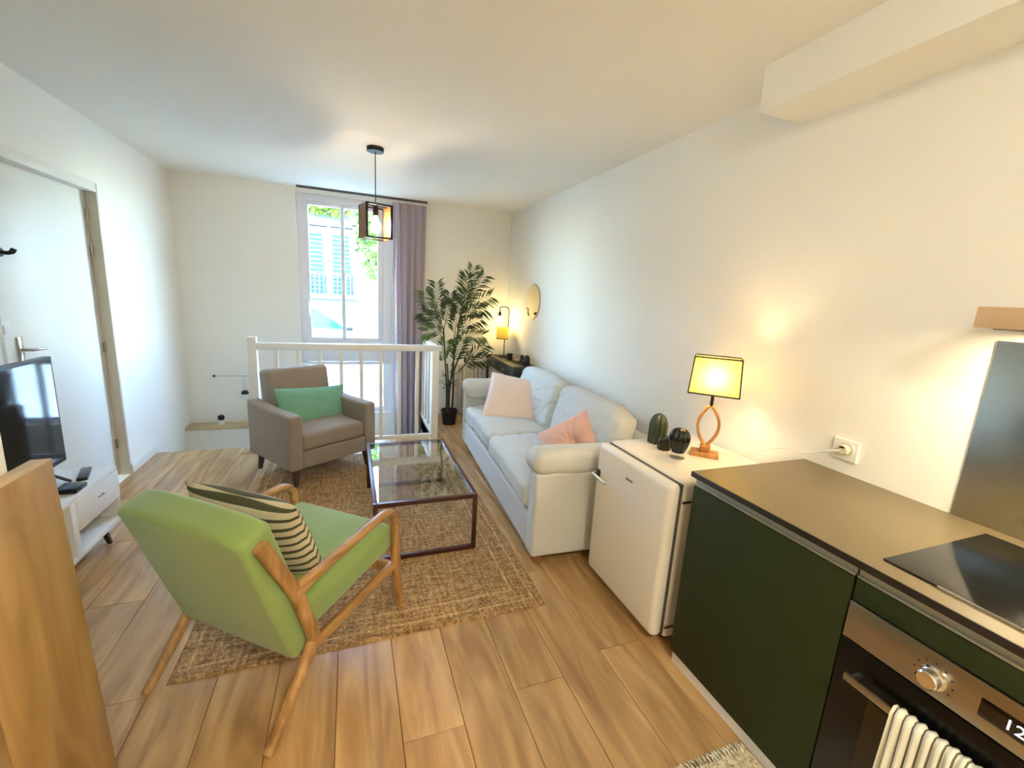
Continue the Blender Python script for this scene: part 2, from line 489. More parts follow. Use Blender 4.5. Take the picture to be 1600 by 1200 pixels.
B().tube([(XL-.056, 3.075, 1.075), (XL-.02, 3.075, 1.075), (XL-.01, 3.09, 1.073), (XL-.01, 3.19, 1.07)], .008).make('door_handle', M_STEEL, d1)
# right, rear, partition
struct(B().span((XR, YR-T, -.2), (XR+T, YB+T, ZC)).make('wall_right', M_WALL, smooth=0))
struct(B().span((XL-T, YR-T, -.2), (XR+T, YR, ZC)).make('wall_rear', M_WALL, smooth=0))
struct(B().span((XL, YR, 0), (-.735, 1.25, ZC)).make('wall_partition', M_WALL, smooth=0), 'plain partition wall behind the leaning oak board')
# back wall with window opening
WA, WB2, WZ0, WZ1 = -.52, .46, .04, 2.46
wb = B().span((XL-T, YB, -1.6), (WA, YB+T, ZC)).span((WB2, YB, -1.6), (XR+T, YB+T, ZC)).span((WA, YB, WZ1), (WB2, YB+T, ZC)).span((WA, YB, -1.6), (WB2, YB+T, WZ0))
struct(wb.make('wall_back', M_WALL, smooth=0))
# stairwell
sw = B().span((XL, FE-.02, -1.6), (WX, FE, -.012)).span((WX, FE-.02, -1.6), (WX+.03, YB, -.012)).span((XL, FE, -1.62), (WX, YB, -1.6))
sw.span((XL, 5.13, -1.6), (-.52, YB, -.03))
struct(sw.make('wall_stairwell', M_WALL, smooth=0))
struct(B().span((XL, 5.11, -.03), (-.52, YB, 0), .003).make('trim_2', M_LEDGE), 'pale wooden ledge below the back wall')
st = struct(B().span((XL, FE, -.62), (-.82, 5.13, -.26), .004).make('floor_landing', M_LEDGE), 'top landing of the sunken stair')
for i in range(4):
    B().span((-.82+i*.3, FE, -1.6), (-.82+(i+1)*.3, 5.13 if i < 1 else YB, -.46-.2*i), .004).make('stair_step', M_LEDGE, st)
struct(B().span((XL, DY1+.012, 0), (XL+.012, FE, .07), .003).span((XL, 1.26, 0), (XL+.012, DY0-.02, .07), .003).make('baseboard_left', M_WHITE))
struct(B().span((WX+.02, YB-.012, 0), (XR, YB, .07), .003).make('baseboard_back', M_WHITE))
struct(B().span((XR-.012, 1.95, 0), (XR, YB-.012, .07), .003).make('baseboard_right', M_WHITE))

# ------------------------------------------------------------------ window_1
FY0, FY1 = YB+.05, YB+.12
w1 = B().span((WA, FY0, WZ0), (WA+.07, FY1, WZ1), .004).span((WB2-.10, FY0, WZ0), (WB2, FY1, WZ1), .004)
w1.span((WA+.07, FY0, WZ1-.07), (WB2-.1, FY1, WZ1), .004).span((WA+.07, FY0, WZ0), (WB2-.1, FY1, WZ0+.06), .004).span((WA+.07, FY0, .66), (WB2-.1, FY1, .9), .004)
w1 = struct(w1.make('window_1', M_PVC), 'tall white plastic window with two narrow sashes')
gz0, gz1 = .93, 2.35
for (a, b) in ((WA+.07, -.07), (-.07, WB2-.10)):
    s = B()
    wl_, wr_ = (.04, .02) if a < -.2 else (.02, .06)
    s.span((a, FY0-.005, .9), (a+wl_, FY1-.02, 2.39), .003).span((b-wr_, FY0-.005, .9), (b, FY1-.02, 2.39), .003)
    s.span((a+wl_, FY0-.005, 2.35), (b-wr_, FY1-.02, 2.39), .003).span((a+wl_, FY0-.005, .9), (b-wr_, FY1-.02, .94), .003)
    so = s.make('window_sash', M_PVC, w1)
    B().span((a+wl_-.005, FY0+.02, .935), (b-wr_+.005, FY0+.026, 2.355)).make('pane', M_PANE, so, smooth=0)
B().span((WA+.065, FY0+.03, WZ0+.055), (WB2-.095, FY0+.036, .665)).make('lower_pane', M_FROST, w1, smooth=0, label='bright frosted lower pane')
B().span((WA-.01, YB-.03, .635), (WB2-.02, FY0, .66), .004).make('window_sill', M_PVC, w1)
B().box((WA+.085, FY0-.012, 1.3), (.02, .014, .09), .004).tube([(WA+.085, FY0-.015, 1.3), (WA+.085, FY0-.045, 1.3), (WA+.088, FY0-.05, 1.29), (WA+.09, FY0-.05, 1.19)], .008).make('window_handle', M_WHITE, w1)

# ------------------------------------------------------------------ street outside
GZ = -.25
struct(B().span((-14, YB+T, GZ-.2), (14, 30, GZ)).make('ground_street', mat('pale_asphalt', (104, 110, 110), .9, var=.06, vscale=3, bump=.2, bscale=40), smooth=0))
hb_ = thing('town_house', 'pale town house with blue shutters across the street', 'building', (0, 14, GZ))
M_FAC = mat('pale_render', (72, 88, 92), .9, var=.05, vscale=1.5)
M_BLUE = mat('blue_paint', (10, 48, 84), .6, var=.06, vscale=4)
fw = B().span((-7, 0, 0), (-1.25, .5, 4.36)).span((.1, 0, 0), (7, .5, 4.36)).span((-1.25, 0, 3.45), (.1, .5, 4.36)).span((-1.25, 0, 0), (.1, .5, 1.55))
fw.make('wall', M_FAC, hb_, smooth=0)
B().span((-7.1, -.06, 0), (7.1, 0, .5), .01).make('plinth_course', mat('stone_course', (110, 112, 108), .9), hb_)
wf = B().span((-1.25, .2, 1.55), (.1, .26, 3.45)).make('window', mat('dark_room', (60, 92, 112), .2), hb_, smooth=0)
B().span((-.60, .1, 1.55), (-.52, .2, 3.45), .005).span((-1.25, .1, 2.45), (.1, .2, 2.51), .005).make('window_bar', M_PVC, wf)
for sx in (-1.22, -.5):
    sh = B().span((sx, -.05, 1.5), (sx+.52, -.005, 3.3), .008).make('shutter', M_BLUE, hb_)
    ls = B()
    for q in range(14): ls.box((sx+.26, -.06, 1.62+q*.12), (.44, .02, .07), rot=Matrix.Rotation(R(25), 4, 'X'))
    ls.make('louvres', M_BLUE, sh)
rl = B()
for q in range(13): rl.tube([(-1.3+q*.12, -.2, 1.5), (-1.3+q*.12, -.2, 2.1)], .01, 6)
rl.tube([(-1.34, -.2, 2.1), (.18, -.2, 2.1)], .014, 6).tube([(-1.34, -.2, 1.52), (.18, -.2, 1.52)], .014, 6)
rl.make('balcony_rail', mat('iron_rail', (70, 96, 110), .5), hb_)
B().span((-1.4, -.25, 1.42), (.25, 0, 1.5), .01).make('window_ledge', M_FAC, hb_)
def leafcloud(name, mt, parent, c, rad, n, size, seed):
    rnd = random.Random(seed); b = B()
    for _ in range(n):
        v = Vector((rnd.gauss(0, 1), rnd.gauss(0, 1), rnd.gauss(0, 1))).normalized()*(rnd.random()**.4)
        p = Vector(c)+Vector((v.x*rad[0], v.y*rad[1], v.z*rad[2]))
        a = Vector((rnd.gauss(0, 1), rnd.gauss(0, 1), rnd.gauss(0, 1))).normalized()
        t = a.orthogonal().normalized(); u2 = a.cross(t); sz = size*(.6+.8*rnd.random())
        q = [p+t*sz, p+u2*sz*.5+a*sz*.15, p-t*sz, p-u2*sz*.5+a*sz*.15]
        b.bm.faces.new([b.bm.verts.new(x) for x in q])
    return b.make(name, mt, parent, smooth=0)
M_TREE = mat('lime_foliage', (48, 92, 14), .7, var=.3, vscale=3)
M_TRUNK = mat('bark', (120, 104, 84), .9, var=.2, vscale=12, bump=.5, bscale=30)
tr = thing('street_tree', 'lime green tree on the pavement seen through the right sash', 'tree', (.85, 11.6, GZ))
B().tube([(0, 0, 0), (.02, 0, 1.2), (-.03, .05, 2.2), (.02, 0, 3.4)], [.07, .055, .045, .02], 8).tube([(0, 0, 1.3), (.3, 0, 2.3)], [.03, .01], 6).tube([(0, 0, 1.5), (-.35, .1, 2.5)], [.03, .01], 6).make('trunk', M_TRUNK, tr)
leafcloud('crown', M_TREE, tr, (0, 0, 3.1), (.75, .8, 1.25), 2200, .09, 3)
tr2 = thing('climbing_vine', 'yellow-green vine hanging over the facade above the shutters', 'vine', (-.65, 13.7, GZ))
leafcloud('foliage', mat('vine_foliage', (70, 96, 14), .7, var=.3, vscale=3), tr2, (0, 0, 4.05), (1.0, .22, .38), 900, .08, 5)
B().tube([(1.1, .15, 0), (1.15, .1, 2.0), (.9, .1, 3.6), (.2, .08, 4.0), (-.8, .08, 4.1)], [.04, .03, .025, .02, .008], 7).make('stem', M_TRUNK, tr2)
# parked car, side on
car = thing('parked_car', 'white car parked side-on right outside the window', 'car', (-.95, 9.6, GZ))
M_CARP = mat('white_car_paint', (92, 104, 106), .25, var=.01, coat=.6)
prof = [(-2.1, .55), (-2.05, .85), (-1.5, .95), (-.95, 1.42), (-.3, 1.50), (.45, 1.44), (1.05, 1.02), (1.75, .88), (2.05, .62), (2.05, .28), (-2.05, .28)]
body = B()
for yy in (0,):
    rs = []
    for (yo, ins) in ((-.86, .05), (-.8, 0), (.8, 0), (.86, .05)):
        rs.append([Vector((x*(1-ins*.4), yo if z < 1.0 else yo*(.86), z-ins*(.3 if z > .5 else -.3))) for x, z in prof])
    body.rings(rs)
body.make('body', M_CARP, car)
M_CARGL = mat('car_glass', (16, 86, 84), .08, var=.02, spec=.8)
for pts in ([(-1.0, 1.0), (-.86, 1.33), (-.2, 1.40), (-.16, 1.0)], [(-.08, 1.0), (-.12, 1.40), (.36, 1.34), (.86, 1.0)]):
    g = B(); g.rings([[Vector((x, -.80 if z > 1.1 else -.872, z)) for x, z in pts], [Vector((x, -.70, z)) for x, z in pts]])
    g.make('side_window', M_CARGL, car)
B().box((.92, -.93, 1.02), (.16, .12, .1), .03).make('mirror', M_BLACKPL, car)
for wx in (-1.35, 1.35):
    wh = B().lathe([(0, -.9), (.2, -.9), (.31, -.88), (.32, -.8), (.32, -.7), (0, -.7)], (wx, 0, .32), 24, 'y').make('wheel', mat('tyre', (24, 24, 25), .8), car)
    B().lathe([(0, -.915), (.17, -.91), (.19, -.9), (0, -.9)], (wx, 0, .32), 16, 'y').make('hubcap', M_ALU, wh)
sb = thing('low_shrub', 'low blue-green shrub just below the right sash outside', 'shrub', (.28, 7.4, GZ))
leafcloud('foliage', mat('shrub_foliage', (40, 96, 78), .7, var=.3, vscale=4), sb, (0, 0, .58), (.26, .25, .42), 700, .045, 9)
B().tube([(0, 0, 0), (.02, 0, .5)], [.02, .01], 6).make('stem', M_TRUNK, sb)

# ------------------------------------------------------------------ curtain + track
def curtain_f(u, v):
    x0, x1 = .45+.03*(1-v), .805+.015*v
    x = x0+(x1-x0)*u
    z = -.36+(2.455+.36)*v
    amp = .035*(1-.35*v)
    y = 5.20+amp*math.sin(u*2*PI*4.5+.6*math.sin(v*3))+.009*math.sin(u*2*PI*11+v*4)
    x += .012*math.sin(u*2*PI*4.5+1.2+v*2)
    return (x, y, z)
cu_ = thing('curtain', 'mauve grey curtain drawn to the right of the window', 'curtain', (0, 0, 0))
B().sheet(curtain_f, 120, 26).make('drape', M_CURT, cu_, smooth=80)
tag(B().span((-.50, 5.18, 2.482), (.83, 5.22, 2.5), .003).make('curtain_track', mat('dark_track', (64, 60, 60), .5)), 'thin dark curtain track fixed along the ceiling over the window', 'curtain track')

# ------------------------------------------------------------------ stair railing
RY = 4.34
rg = thing('stair_railing', 'white painted wooden railing around the stairwell', 'railing', (0, RY, 0))
B().span((-.85, -.035, 0), (-.78, .035, 1.035), .004).make('newel_post', M_RAIL, rg)
B().span((.765, -.035, 0), (.835, .035, .93), .004).make('newel_post', M_RAIL, rg)
B().span((-.78, -.035, .925), (.86, .035, .985), .006).make('handrail', M_RAIL, rg)
B().span((-.78, -.014, .02), (.765, .014, .06), .003).make('bottom_rail', M_RAIL, rg)
bal = B().span((-.017, -.012, .06), (.017, .012, .925), .002).mesh('baluster')
for x in (-.632, -.453, -.271, -.09, .09, .269, .445, .62): link('baluster', bal, M_RAIL, rg, (x, 0, 0))
B().span((.768, .035, .925), (.832, .955, .985), .006).make('handrail', M_RAIL, rg)
B().span((.788, .035, .02), (.812, .955, .06), .003).make('bottom_rail', M_RAIL, rg)
for y in (.2, .38, .56, .74): link('baluster', bal, M_RAIL, rg, (.80, y, 0), (0, 0, PI/2))

# ------------------------------------------------------------------ rug
RX0, RX1, RY0, RY1 = -.67, .90, 1.70, 4.02
rug = thing('jute_rug', 'large tan woven jute rug under the coffee table', 'rug', ((RX0+RX1)/2, (RY0+RY1)/2, 0))
hx, hy = (RX1-RX0)/2, (RY1-RY0)/2
def rug_f(u, v):
    x, y = -hx+2*hx*u, -hy+2*hy*v
    e = min(u*2*hx, (1-u)*2*hx, v*2*hy, (1-v)*2*hy)
    z = .0095 + .0016*math.sin(x*260)*math.sin(y*300) + .0016*noise.noise(Vector((x*60, y*60, 0)))
    if e < .004: z = .001
    x += .004*noise.noise(Vector((0, y*9, 3))); y += .004*noise.noise(Vector((x*9, 0, 7)))
    return (x, y, z)
B().sheet(rug_f, 200, 270).make('weave', M_JUTE, rug, smooth=0)
for off in (.055, .14):
    b = B()
    a, c = hx-off, hy-off
    n = 120
    path = []
    for (p, q) in (((-a, -c), (a, -c)), ((a, -c), (a, c)), ((a, c), (-a, c)), ((-a, c), (-a, -c))):
        for i in range(n): path.append((p[0]+(q[0]-p[0])*i/n, p[1]+(q[1]-p[1])*i/n, .0095))
    path.append(path[0])
    b.sweep(path, .004, .012, lat=(0, 0, 1), n=6)
    b.make('border_braid', M_JUTE2, rug)

# ------------------------------------------------------------------ lounge chair (green)
LC = thing('lounge_chair', 'green upholstered lounge chair with curved wooden arms, seen from behind', 'chair', (-.496, 1.503, 0.0), -39.4)
def side(x):
    B().sweep(smooth_path([(x, -.005, 0), (x, .08, .105), (x, .165, .21), (x, .20, .262)]), .034, [.03]*6+[.038]*6+[.048]*7).make('leg', M_OAKV, LC)
    B().sweep(smooth_path([(x, .215, .235), (x, .175, .37), (x, .13, .505), (x, .07, .625), (x, .015, .735)]), .034, .046).make('back_post', M_OAKV, LC)
    B().sweep(smooth_path([(x, .12, .50), (x, .17, .508), (x, .24, .516), (x, .42, .532), (x, .58, .545), (x, .65, .538), (x, .69, .505), (x, .70, .45)]), [.036]*43, [.075]*4+[.055]*4+[.040]*4+[.034]*31).make('armrest', M_OAK, LC)
    B().sweep(smooth_path([(x, .70, .46), (x, .703, .36), (x, .71, .25), (x, .745, 0)]), .036, [.036]*7+[.05]*6+[.044]*3+[.032]*3).make('leg', M_OAKV, LC)
    B().sweep(smooth_path([(x, .20, .245), (x, .45, .252), (x, .705, .262)]), .034, .042).make('seat_rail', M_OAK, LC)
side(.293); side(-.293)
B().span((-.28, .66, .235), (.28, .69, .28), .006).make('cross_rail', M_OAK, LC)
B().span((-.28, .20, .215), (.28, .235, .26), .006).make('cross_rail', M_OAK, LC)
def seat_fn(p, h):
    k = (1-(p.x/h[0])**2)*(1-(p.y/h[1])**2)
    if p.z > 0: p = p + Vector((0, 0, .018*max(0, k)))
    return p
B().soft((0, .455, .365), (.545, .54, .145), .045, 8, seat_fn, Matrix.Rotation(R(5), 4, 'X')).make('seat', M_GREEN, LC, smooth=60)
def back_fn(p, h):
    k = (1-(p.x/h[0])**2)*(1-(p.z/h[2])**2)
    p = p + Vector((0, math.copysign(.012, p.y)*max(0, k), 0))
    if p.z > h[2]*.6: p = p + Vector((0, -.0, -.02*(p.x/h[0])**4))
    return p
B().soft((0, .100, .512), (.55, .115, .585), .022, 8, back_fn, Matrix.Rotation(R(18.5), 4, 'X')).make('backrest', M_GREEN, LC, smooth=60)

def pillow(name, label, cat, loc, rot, w, h, t, mt, group=None, piping=None, pinch=.06, extra=None, n=26, kids=None):
    o = thing(name, label, cat, loc, 0, group); o.rotation_euler = rot
    b = B()
    def f(sg):
        def g(u, v):
            a, c = 2*u-1, 2*v-1
            k = ((1-abs(a)**2.6)*(1-abs(c)**2.6))
            k = max(k, 0)**.55
            x = w/2*a*(1-pinch*(1-c*c)*.0 - pinch*(1-abs(c)**2)*abs(a)**3)
            y = h/2*c*(1-pinch*(1-abs(a)**2)*abs(c)**3)
            z = sg*t/2*k
            z += .006*noise.noise(Vector((a*2.5, c*2.5, sg*3+w*10)))*k
            if extra: z = extra(a, c, z, sg)
            return (x, y, z)
        return g
    b.sheet(f(1), n, n).sheet(f(-1), n, n)
    bmesh.ops.remove_doubles(b.bm, verts=b.bm.verts[:], dist=.0004)
    b.make('cover', mt, o, smooth=70)
    if piping:
        g = f(1); path = []
        for i in range(n): path.append(g(i/n, 0))
        for i in range(n): path.append(g(1, i/n))
        for i in range(n): path.append(g(1-i/n, 1))
        for i in range(n): path.append(g(0, 1-i/n))
        path.append(path[0])
        B().tube([(p[0], p[1], 0) for p in path], .004, 6, cap=False).make('piping', piping, o)
    return o
def in_chair(T_, p, rx, ry=0, rz=0):
    """world location/rotation of a local pose in an empty's frame"""
    mw = Matrix.Translation(T_.location) @ Matrix.Rotation(T_.rotation_euler.z, 4, 'Z')
    mm = mw @ Matrix.Translation(p) @ Matrix.Rotation(R(rz), 4, 'Z') @ Matrix.Rotation(R(rx), 4, 'X') @ Matrix.Rotation(R(ry), 4, 'Z')
    return mm.to_translation(), mm.to_euler()
def crease(a, c, z, sg):
    return z + sg*.006*math.sin(c*22+a*3)*max(0, (1-a*a)*(1-c*c))
l, r = in_chair(LC, (-.015, .265, .575), 90+22, 0, 3)
pillow('striped_cushion', 'beige cushion with dark olive stripes leaning in the green chair', 'cushion', l, r, .50, .42, .15, M_STRIPE, extra=crease)

# ------------------------------------------------------------------ taupe armchair
AC = thing('armchair', 'taupe upholstered armchair with wide arms in front of the railing', 'chair', (-.300, 3.775, .009), -146.0)
aw, ad = .735, .66
for sx in (-1, 1):
    def arm_fn(p, h):
        if p.y < -h[1]*.2 and p.z > 0: p = p + Vector((0, 0, .02*(-p.y/h[1])))
        return p
    B().soft((sx*(aw/2-.05), 0, .355), (.10, ad, .42), .022, 6, arm_fn).make('arm', M_TAUPE, AC, smooth=60)
    for sy in (-1, 1):
        B().sweep([(sx*(aw/2-.07), sy*(ad/2-.07), .15), (sx*(aw/2-.055), sy*(ad/2-.05), .008 if sy > 0 else 0)], [.05, .032], [.05, .032]).make('leg', mat('dark_leg_wood', (70, 50, 36), .5), AC)
B().soft((0, .02, .215), (aw-.2, ad-.06, .13), .012, 4).make('base', M_TAUPE, AC, smooth=60)
def cush(p, h):
    k = max(0, (1-(p.x/h[0])**2)*(1-(p.y/h[1])**2))
    if p.z > 0: p = p + Vector((0, 0, .02*k))
    return p
B().soft((0, .075, .345), (aw-.205, ad-.17, .13), .035, 8, cush).make('seat', M_TAUPE, AC, smooth=60)
def bcush(p, h):
    k = max(0, (1-(p.x/h[0])**2)*(1-(p.z/h[2])**2))
    if p.y > 0: p = p + Vector((0, .025*k, 0))
    return p
B().soft((0, -.235, .56), (aw-.21, .16, .52), .04, 8, bcush, Matrix.Rotation(R(9), 4, 'X')).make('backrest', M_TAUPE, AC, smooth=60)
l, r = in_chair(AC, (-.030, -.050, .520), 90+18, 5, 4)
pillow('green_cushion', 'mint green rectangular cushion on the taupe armchair', 'cushion', l, r, .61, .31, .13, M_MINT, piping=M_MINT)

# ------------------------------------------------------------------ coffee table
CT = thing('coffee_table', 'low coffee table with maroon metal frame and glass top', 'table', (.39, 2.76, 0.0125), 0)
tw, tl, th, tb = .585, 1.01, .350, .024
for sx in (-1, 1):
    for sy in (-1, 1):
        B().box((sx*(tw-tb)/2, sy*(tl-tb)/2, th/2), (tb, tb, th), .0015).make('leg', M_BROWNMETAL, CT)
for sy in (-1, 1):
    for z in (tb/2, th-tb/2):
        B().box((0, sy*(tl-tb)/2, z), (tw-2*tb, tb, tb), .0015).make('rail', M_BROWNMETAL, CT)
for sx in (-1, 1):
    B().box((sx*(tw-tb)/2, 0, th-tb/2), (tb, tl-2*tb, tb), .0015).make('rail', M_BROWNMETAL, CT)
B().box((0, 0, th-.002), (tw-2*tb, tl-2*tb, .008)).make('glass_top', M_TGLASS, CT, smooth=0)

# ------------------------------------------------------------------ sofa
SF = thing('sofa', 'pale grey two-seat sofa along the right wall', 'sofa', (.935, 2.0, 0), -2.9)
sd, sl = .80, 2.10
B().soft((sd/2, sl/2, .17), (sd-.01, sl-.04, .22), .02, 6).make('base', M_SOFA, SF, smooth=60)
def wr(seed, amp=.008, f=5.):
    def fn(p, h):
        k = max(0, (1-(p.x/h[0])**2)*(1-(p.y/h[1])**2))
        if p.z > 0: p = p + Vector((0, 0, .028*k))
        d = noise.noise(Vector((p.x*f+seed, p.y*f, p.z*f)))*amp
        q = abs(noise.noise(Vector((p.x*9+seed*2, p.y*4+p.x*3, seed))))
        d -= .010*max(0, 1-q*7)
        return p + Vector((d, d*.6, d))
    return fn
for i in (0, 1):
    ya = .135+i*.915
    B().soft((.33, ya+.4575, .375), (.66, .905, .165), .05, 34, wr(i*7., .010)).make('seat_cushion', M_SOFA, SF, smooth=70)
B().soft((sd-.06, sl/2, .40), (.12, sl-.03, .62), .04, 8).make('back_frame', M_SOFA, SF, smooth=60)
def bw(seed):
    def fn(p, h):
        k = max(0, (1-(p.y/h[1])**2)*(1-(p.z/h[2])**2))
        p = p + Vector((math.copysign(.03, p.x)*k, 0, 0))
        if p.z > 0: p = p - Vector((0, 0, .05*(abs(p.y)/h[1])**3*(p.z/h[2])))
        d = noise.noise(Vector((p.x*5+seed, p.y*4, p.z*5)))*.014
        q = abs(noise.noise(Vector((p.y*4+seed*3, p.z*8+p.y*3, seed))))
        d += .008*max(0, 1-q*7)
        return p + Vector((d, d*.5, d))
    return fn
for i in (0, 1):
    ya = .12+i*.93
    B().soft((.60, ya+.465, .645), (.17, .90, .46), .07, 28, bw(i*5+2.), Matrix.Rotation(R(13), 4, 'Y')).make('back_cushion', M_SOFA, SF, smooth=70)
for i, y in enumerate((0.06, sl-.06)):
    def af(p, h):
        if p.x < -h[0]*.7 and p.z > 0: p = p - Vector((0, 0, .004))
        return p
    B().soft((sd/2, y, .315), (sd, .12, .51), .022, 6, af).make('arm', M_SOFA, SF, smooth=60)
    sgn = 1 if i == 0 else -1
    def ac(p, h, sgn=sgn):
        if p.y*sgn > 0: p = p - Vector((0, 0, .05*(p.y*sgn/h[1])**1.5))
        d = noise.noise(Vector((p.x*7+i*9, p.y*7, p.z*7)))*.010
        p = p + Vector((0, d, d*.6))
        if p.x < -h[0]*.8: p = p + Vector((-.02*(1-(p.z/h[2])**2), 0, 0))
        return p
    B().soft((.38, y+sgn*.02, .625), (.76, .19, .15), .05, 9, ac).make('arm_cushion', M_SOFA, SF, smooth=70)
for x in (.06, sd-.06):
    for y in (.06, sl-.06):
        B().box((x, y, .03), (.05, .05, .06), .004).make('leg', M_LEG, SF)
def mwl(T_, p): return Matrix.Translation(T_.location) @ Matrix.Rotation(T_.rotation_euler.z, 4, 'Z') @ Vector(p)
def pose(T_, p, rz, rx, ry=0):
    mm = Matrix.Translation(mwl(T_, p)) @ Matrix.Rotation(R(rz), 4, 'Z') @ Matrix.Rotation(R(rx), 4, 'X') @ Matrix.Rotation(R(ry), 4, 'Z')
    return mm.to_translation(), mm.to_euler()
l, r = pose(SF, (.385, 1.56, .59), -20, 90-38, -9)
pillow('pale_pink_cushion', 'large pale pink square cushion propped at the far end of the sofa', 'cushion', l, r, .57, .48, .17, M_PINK, piping=M_PIPE)
def knot(a, c, z, sg):
    rr = math.hypot(a, c); an = math.atan2(c, a)
    return z*(1-.75*math.exp(-(rr/.22)**2)) + sg*.010*math.sin(an*11)*math.exp(-(rr/.5)**2)*min(1, rr*5)
l, r = pose(SF, (.41, .41, .575), -48, 90-34, 40)
pr = pillow('rose_cushion', 'small dusty rose cushion with gathered centre near the sofa arm', 'cushion', l, r, .40, .38, .17, M_ROSE, extra=knot, n=40)
B().lathe([(0, 0), (.02, .002), (.026, .01), (.02, .02), (0, .024)], (0, 0, .02), 14).make('button', M_ROSE, pr)

# ------------------------------------------------------------------ fridge
FR = thing('mini_fridge', 'cream retro mini fridge between the sofa and the kitchen cabinet', 'fridge', (1.225, 1.315, 0))
fw_, fh = .57, .785
B().soft((.355, fw_/2, .405), (.56, fw_, .75), .018, 4).make('body', M_FSIDE, FR, smooth=50)
B().span((.065, .012, .05), (.078, fw_-.012, .77)).make('gasket', M_GASKET, FR)
def df(p, h):
    k = (1-(p.y/h[1])**4)*(1-(p.z/h[2])**4)
    if p.x < 0: p = p - Vector((.008*max(0, k), 0, 0))
    return p
dr = B().soft((.034, fw_/2, .412), (.062, fw_, .73), .028, 6, df).make('door', M_FRIDGE, FR, smooth=60)
hd = B().tube(smooth_path([(-.004, fw_-.03, .615), (-.035, fw_-.035, .617), (-.04, fw_-.06, .617), (-.04, fw_-.15, .612), (-.034, fw_-.165, .612)]), .0085, 10).make('handle', M_CHROME, dr)
B().box((-.004, fw_-.035, .615), (.012, .035, .04), .004).make('handle_mount', M_BLACKPL, dr)
b = B()
for i, (dy, s) in enumerate(((0, 1.2), (.011, .8), (.021, .9), (.031, .8), (.042, 1.0))):
    b.box((-.0085, .285-dy, .690), (.002, .007, .010*s), .0008)
b.make('badge', mat('dark_badge', (60, 56, 50), .4), dr, label='small dark illegible badge')
for z in (.70, .10):
    B().box((.085, -.006, z), (.05, .012, .012), .003).make('hinge', M_CHROME, FR)
for x in (.12, .58):
    for y in (.05, fw_-.05): B().lathe([(.018, 0), (.02, .035)], (x, y, 0), 10).make('foot', M_BLACKPL, FR)
FT = .78

# ------------------------------------------------------------------ cactus ornaments on the fridge
def cactus(name, label, loc, r, h, ribs, mt, squash=1., foot=0., knobs=0):
    o = thing(name, label, 'ornament', loc, 0, 'cactus ornaments on the fridge')
    b = B(); rs = []; n = ribs*6
    for i in range(15):
        t = i/14; z = foot + h*t
        if t > .55: rad = r*math.sqrt(max(0.0004, 1-((t-.55)/.45)**2))
        else: rad = r*(squash+(1-squash)*math.sin(t/.55*PI/2))
        rs.append([Vector((rad*(1+.11*math.cos(k/n*2*PI*ribs))*math.cos(k/n*2*PI), rad*(1+.11*math.cos(k/n*2*PI*ribs))*math.sin(k/n*2*PI), z)) for k in range(n)])
    b.rings(rs); b.make('body', mt, o, smooth=70)
    if foot:
        B().lathe([(r*.75, 0), (r*.8, .004), (r*.55, foot*.5), (r*.7, foot+.004), (r*.5, foot+.006)], (0, 0, 0), 20).make('glass_foot', M_CLEAR, o)
    for q in range(knobs):
        a = q*2.4; B().lathe([(0, 0), (r*.35, .01), (r*.4, r*.4), (r*.2, r*.7), (0, r*.75)], (r*.7*math.cos(a), r*.7*math.sin(a), h*.25+q*.008), 10).make('bud', mt, o)
    return o
cactus('cactus_ornament', 'tall olive ribbed cactus ornament at the back left of the fridge top', (1.535, 1.80, FT), .044, .165, 10, M_CACT)
cactus('cactus_ornament', 'small knobbly dark cactus ornament between two taller ones on the fridge', (1.50, 1.70, FT), .030, .075, 8, M_CACT2, knobs=4)
cactus('cactus_ornament', 'rounded black ribbed cactus ornament on a clear glass foot', (1.487, 1.585, FT), .046, .125, 11, M_CACT2, squash=.55, foot=.028)

# ------------------------------------------------------------------ table lamp on the fridge
TL = thing('table_lamp', 'lit table lamp with cream shade and wooden loop stem on the fridge', 'lamp', (1.655, 1.585, FT), 45)
B().span((-.045, -.065, 0), (.045, .065, .02), .003).make('base', M_LAMPWOOD, TL)
B().soft((0, 0, .038), (.05, .05, .036), .008, 2).make('neck', M_LAMPWOOD, TL)
for sg in (-1, 1):
    pts = []
    for i in range(21):
        t = i/20; a = math.sin(t*PI)
        pts.append((0, sg*(.044*a**.85+.004), .055+.20*t))
    B().sweep(pts, .03, .014, lat=(1, 0, 0), n=10).make('stem', M_LAMPWOOD, TL)
B().tube([(0, 0, .25), (0, 0, .36)], .008, 8).make('socket', M_BLACK, TL)
def ringrect(a, b, z): return [Vector((-a, -b, z)), Vector((a, -b, z)), Vector((a, b, z)), Vector((-a, b, z))]
sh = B().rings([ringrect(.062, .112, .318), ringrect(.056, .102, .495)], cap=False).make('shade', M_SHADE, TL, smooth=0)
for (a, b_, z) in ((.062, .112, .318), (.056, .102, .495)):
    q = ringrect(a, b_, z)
    b = B()
    for i in range(4): b.tube([q[i], q[(i+1) % 4]], .0038, 6)
    b.make('shade_trim', M_BLACK, sh)
b = B(); qa, qb = ringrect(.062, .112, .318), ringrect(.056, .102, .495)
for i in range(4): B().tube([qa[i], qb[i]], .0034, 6).make('shade_trim', M_BLACK, sh)
bulb('bulb', [(.01, .36), (.014, .372), (.03, .40), (.03, .42), (.014, .438), (0, .442)], TL, (0, 0, 0), TABLE_W, (255, 222, 164))

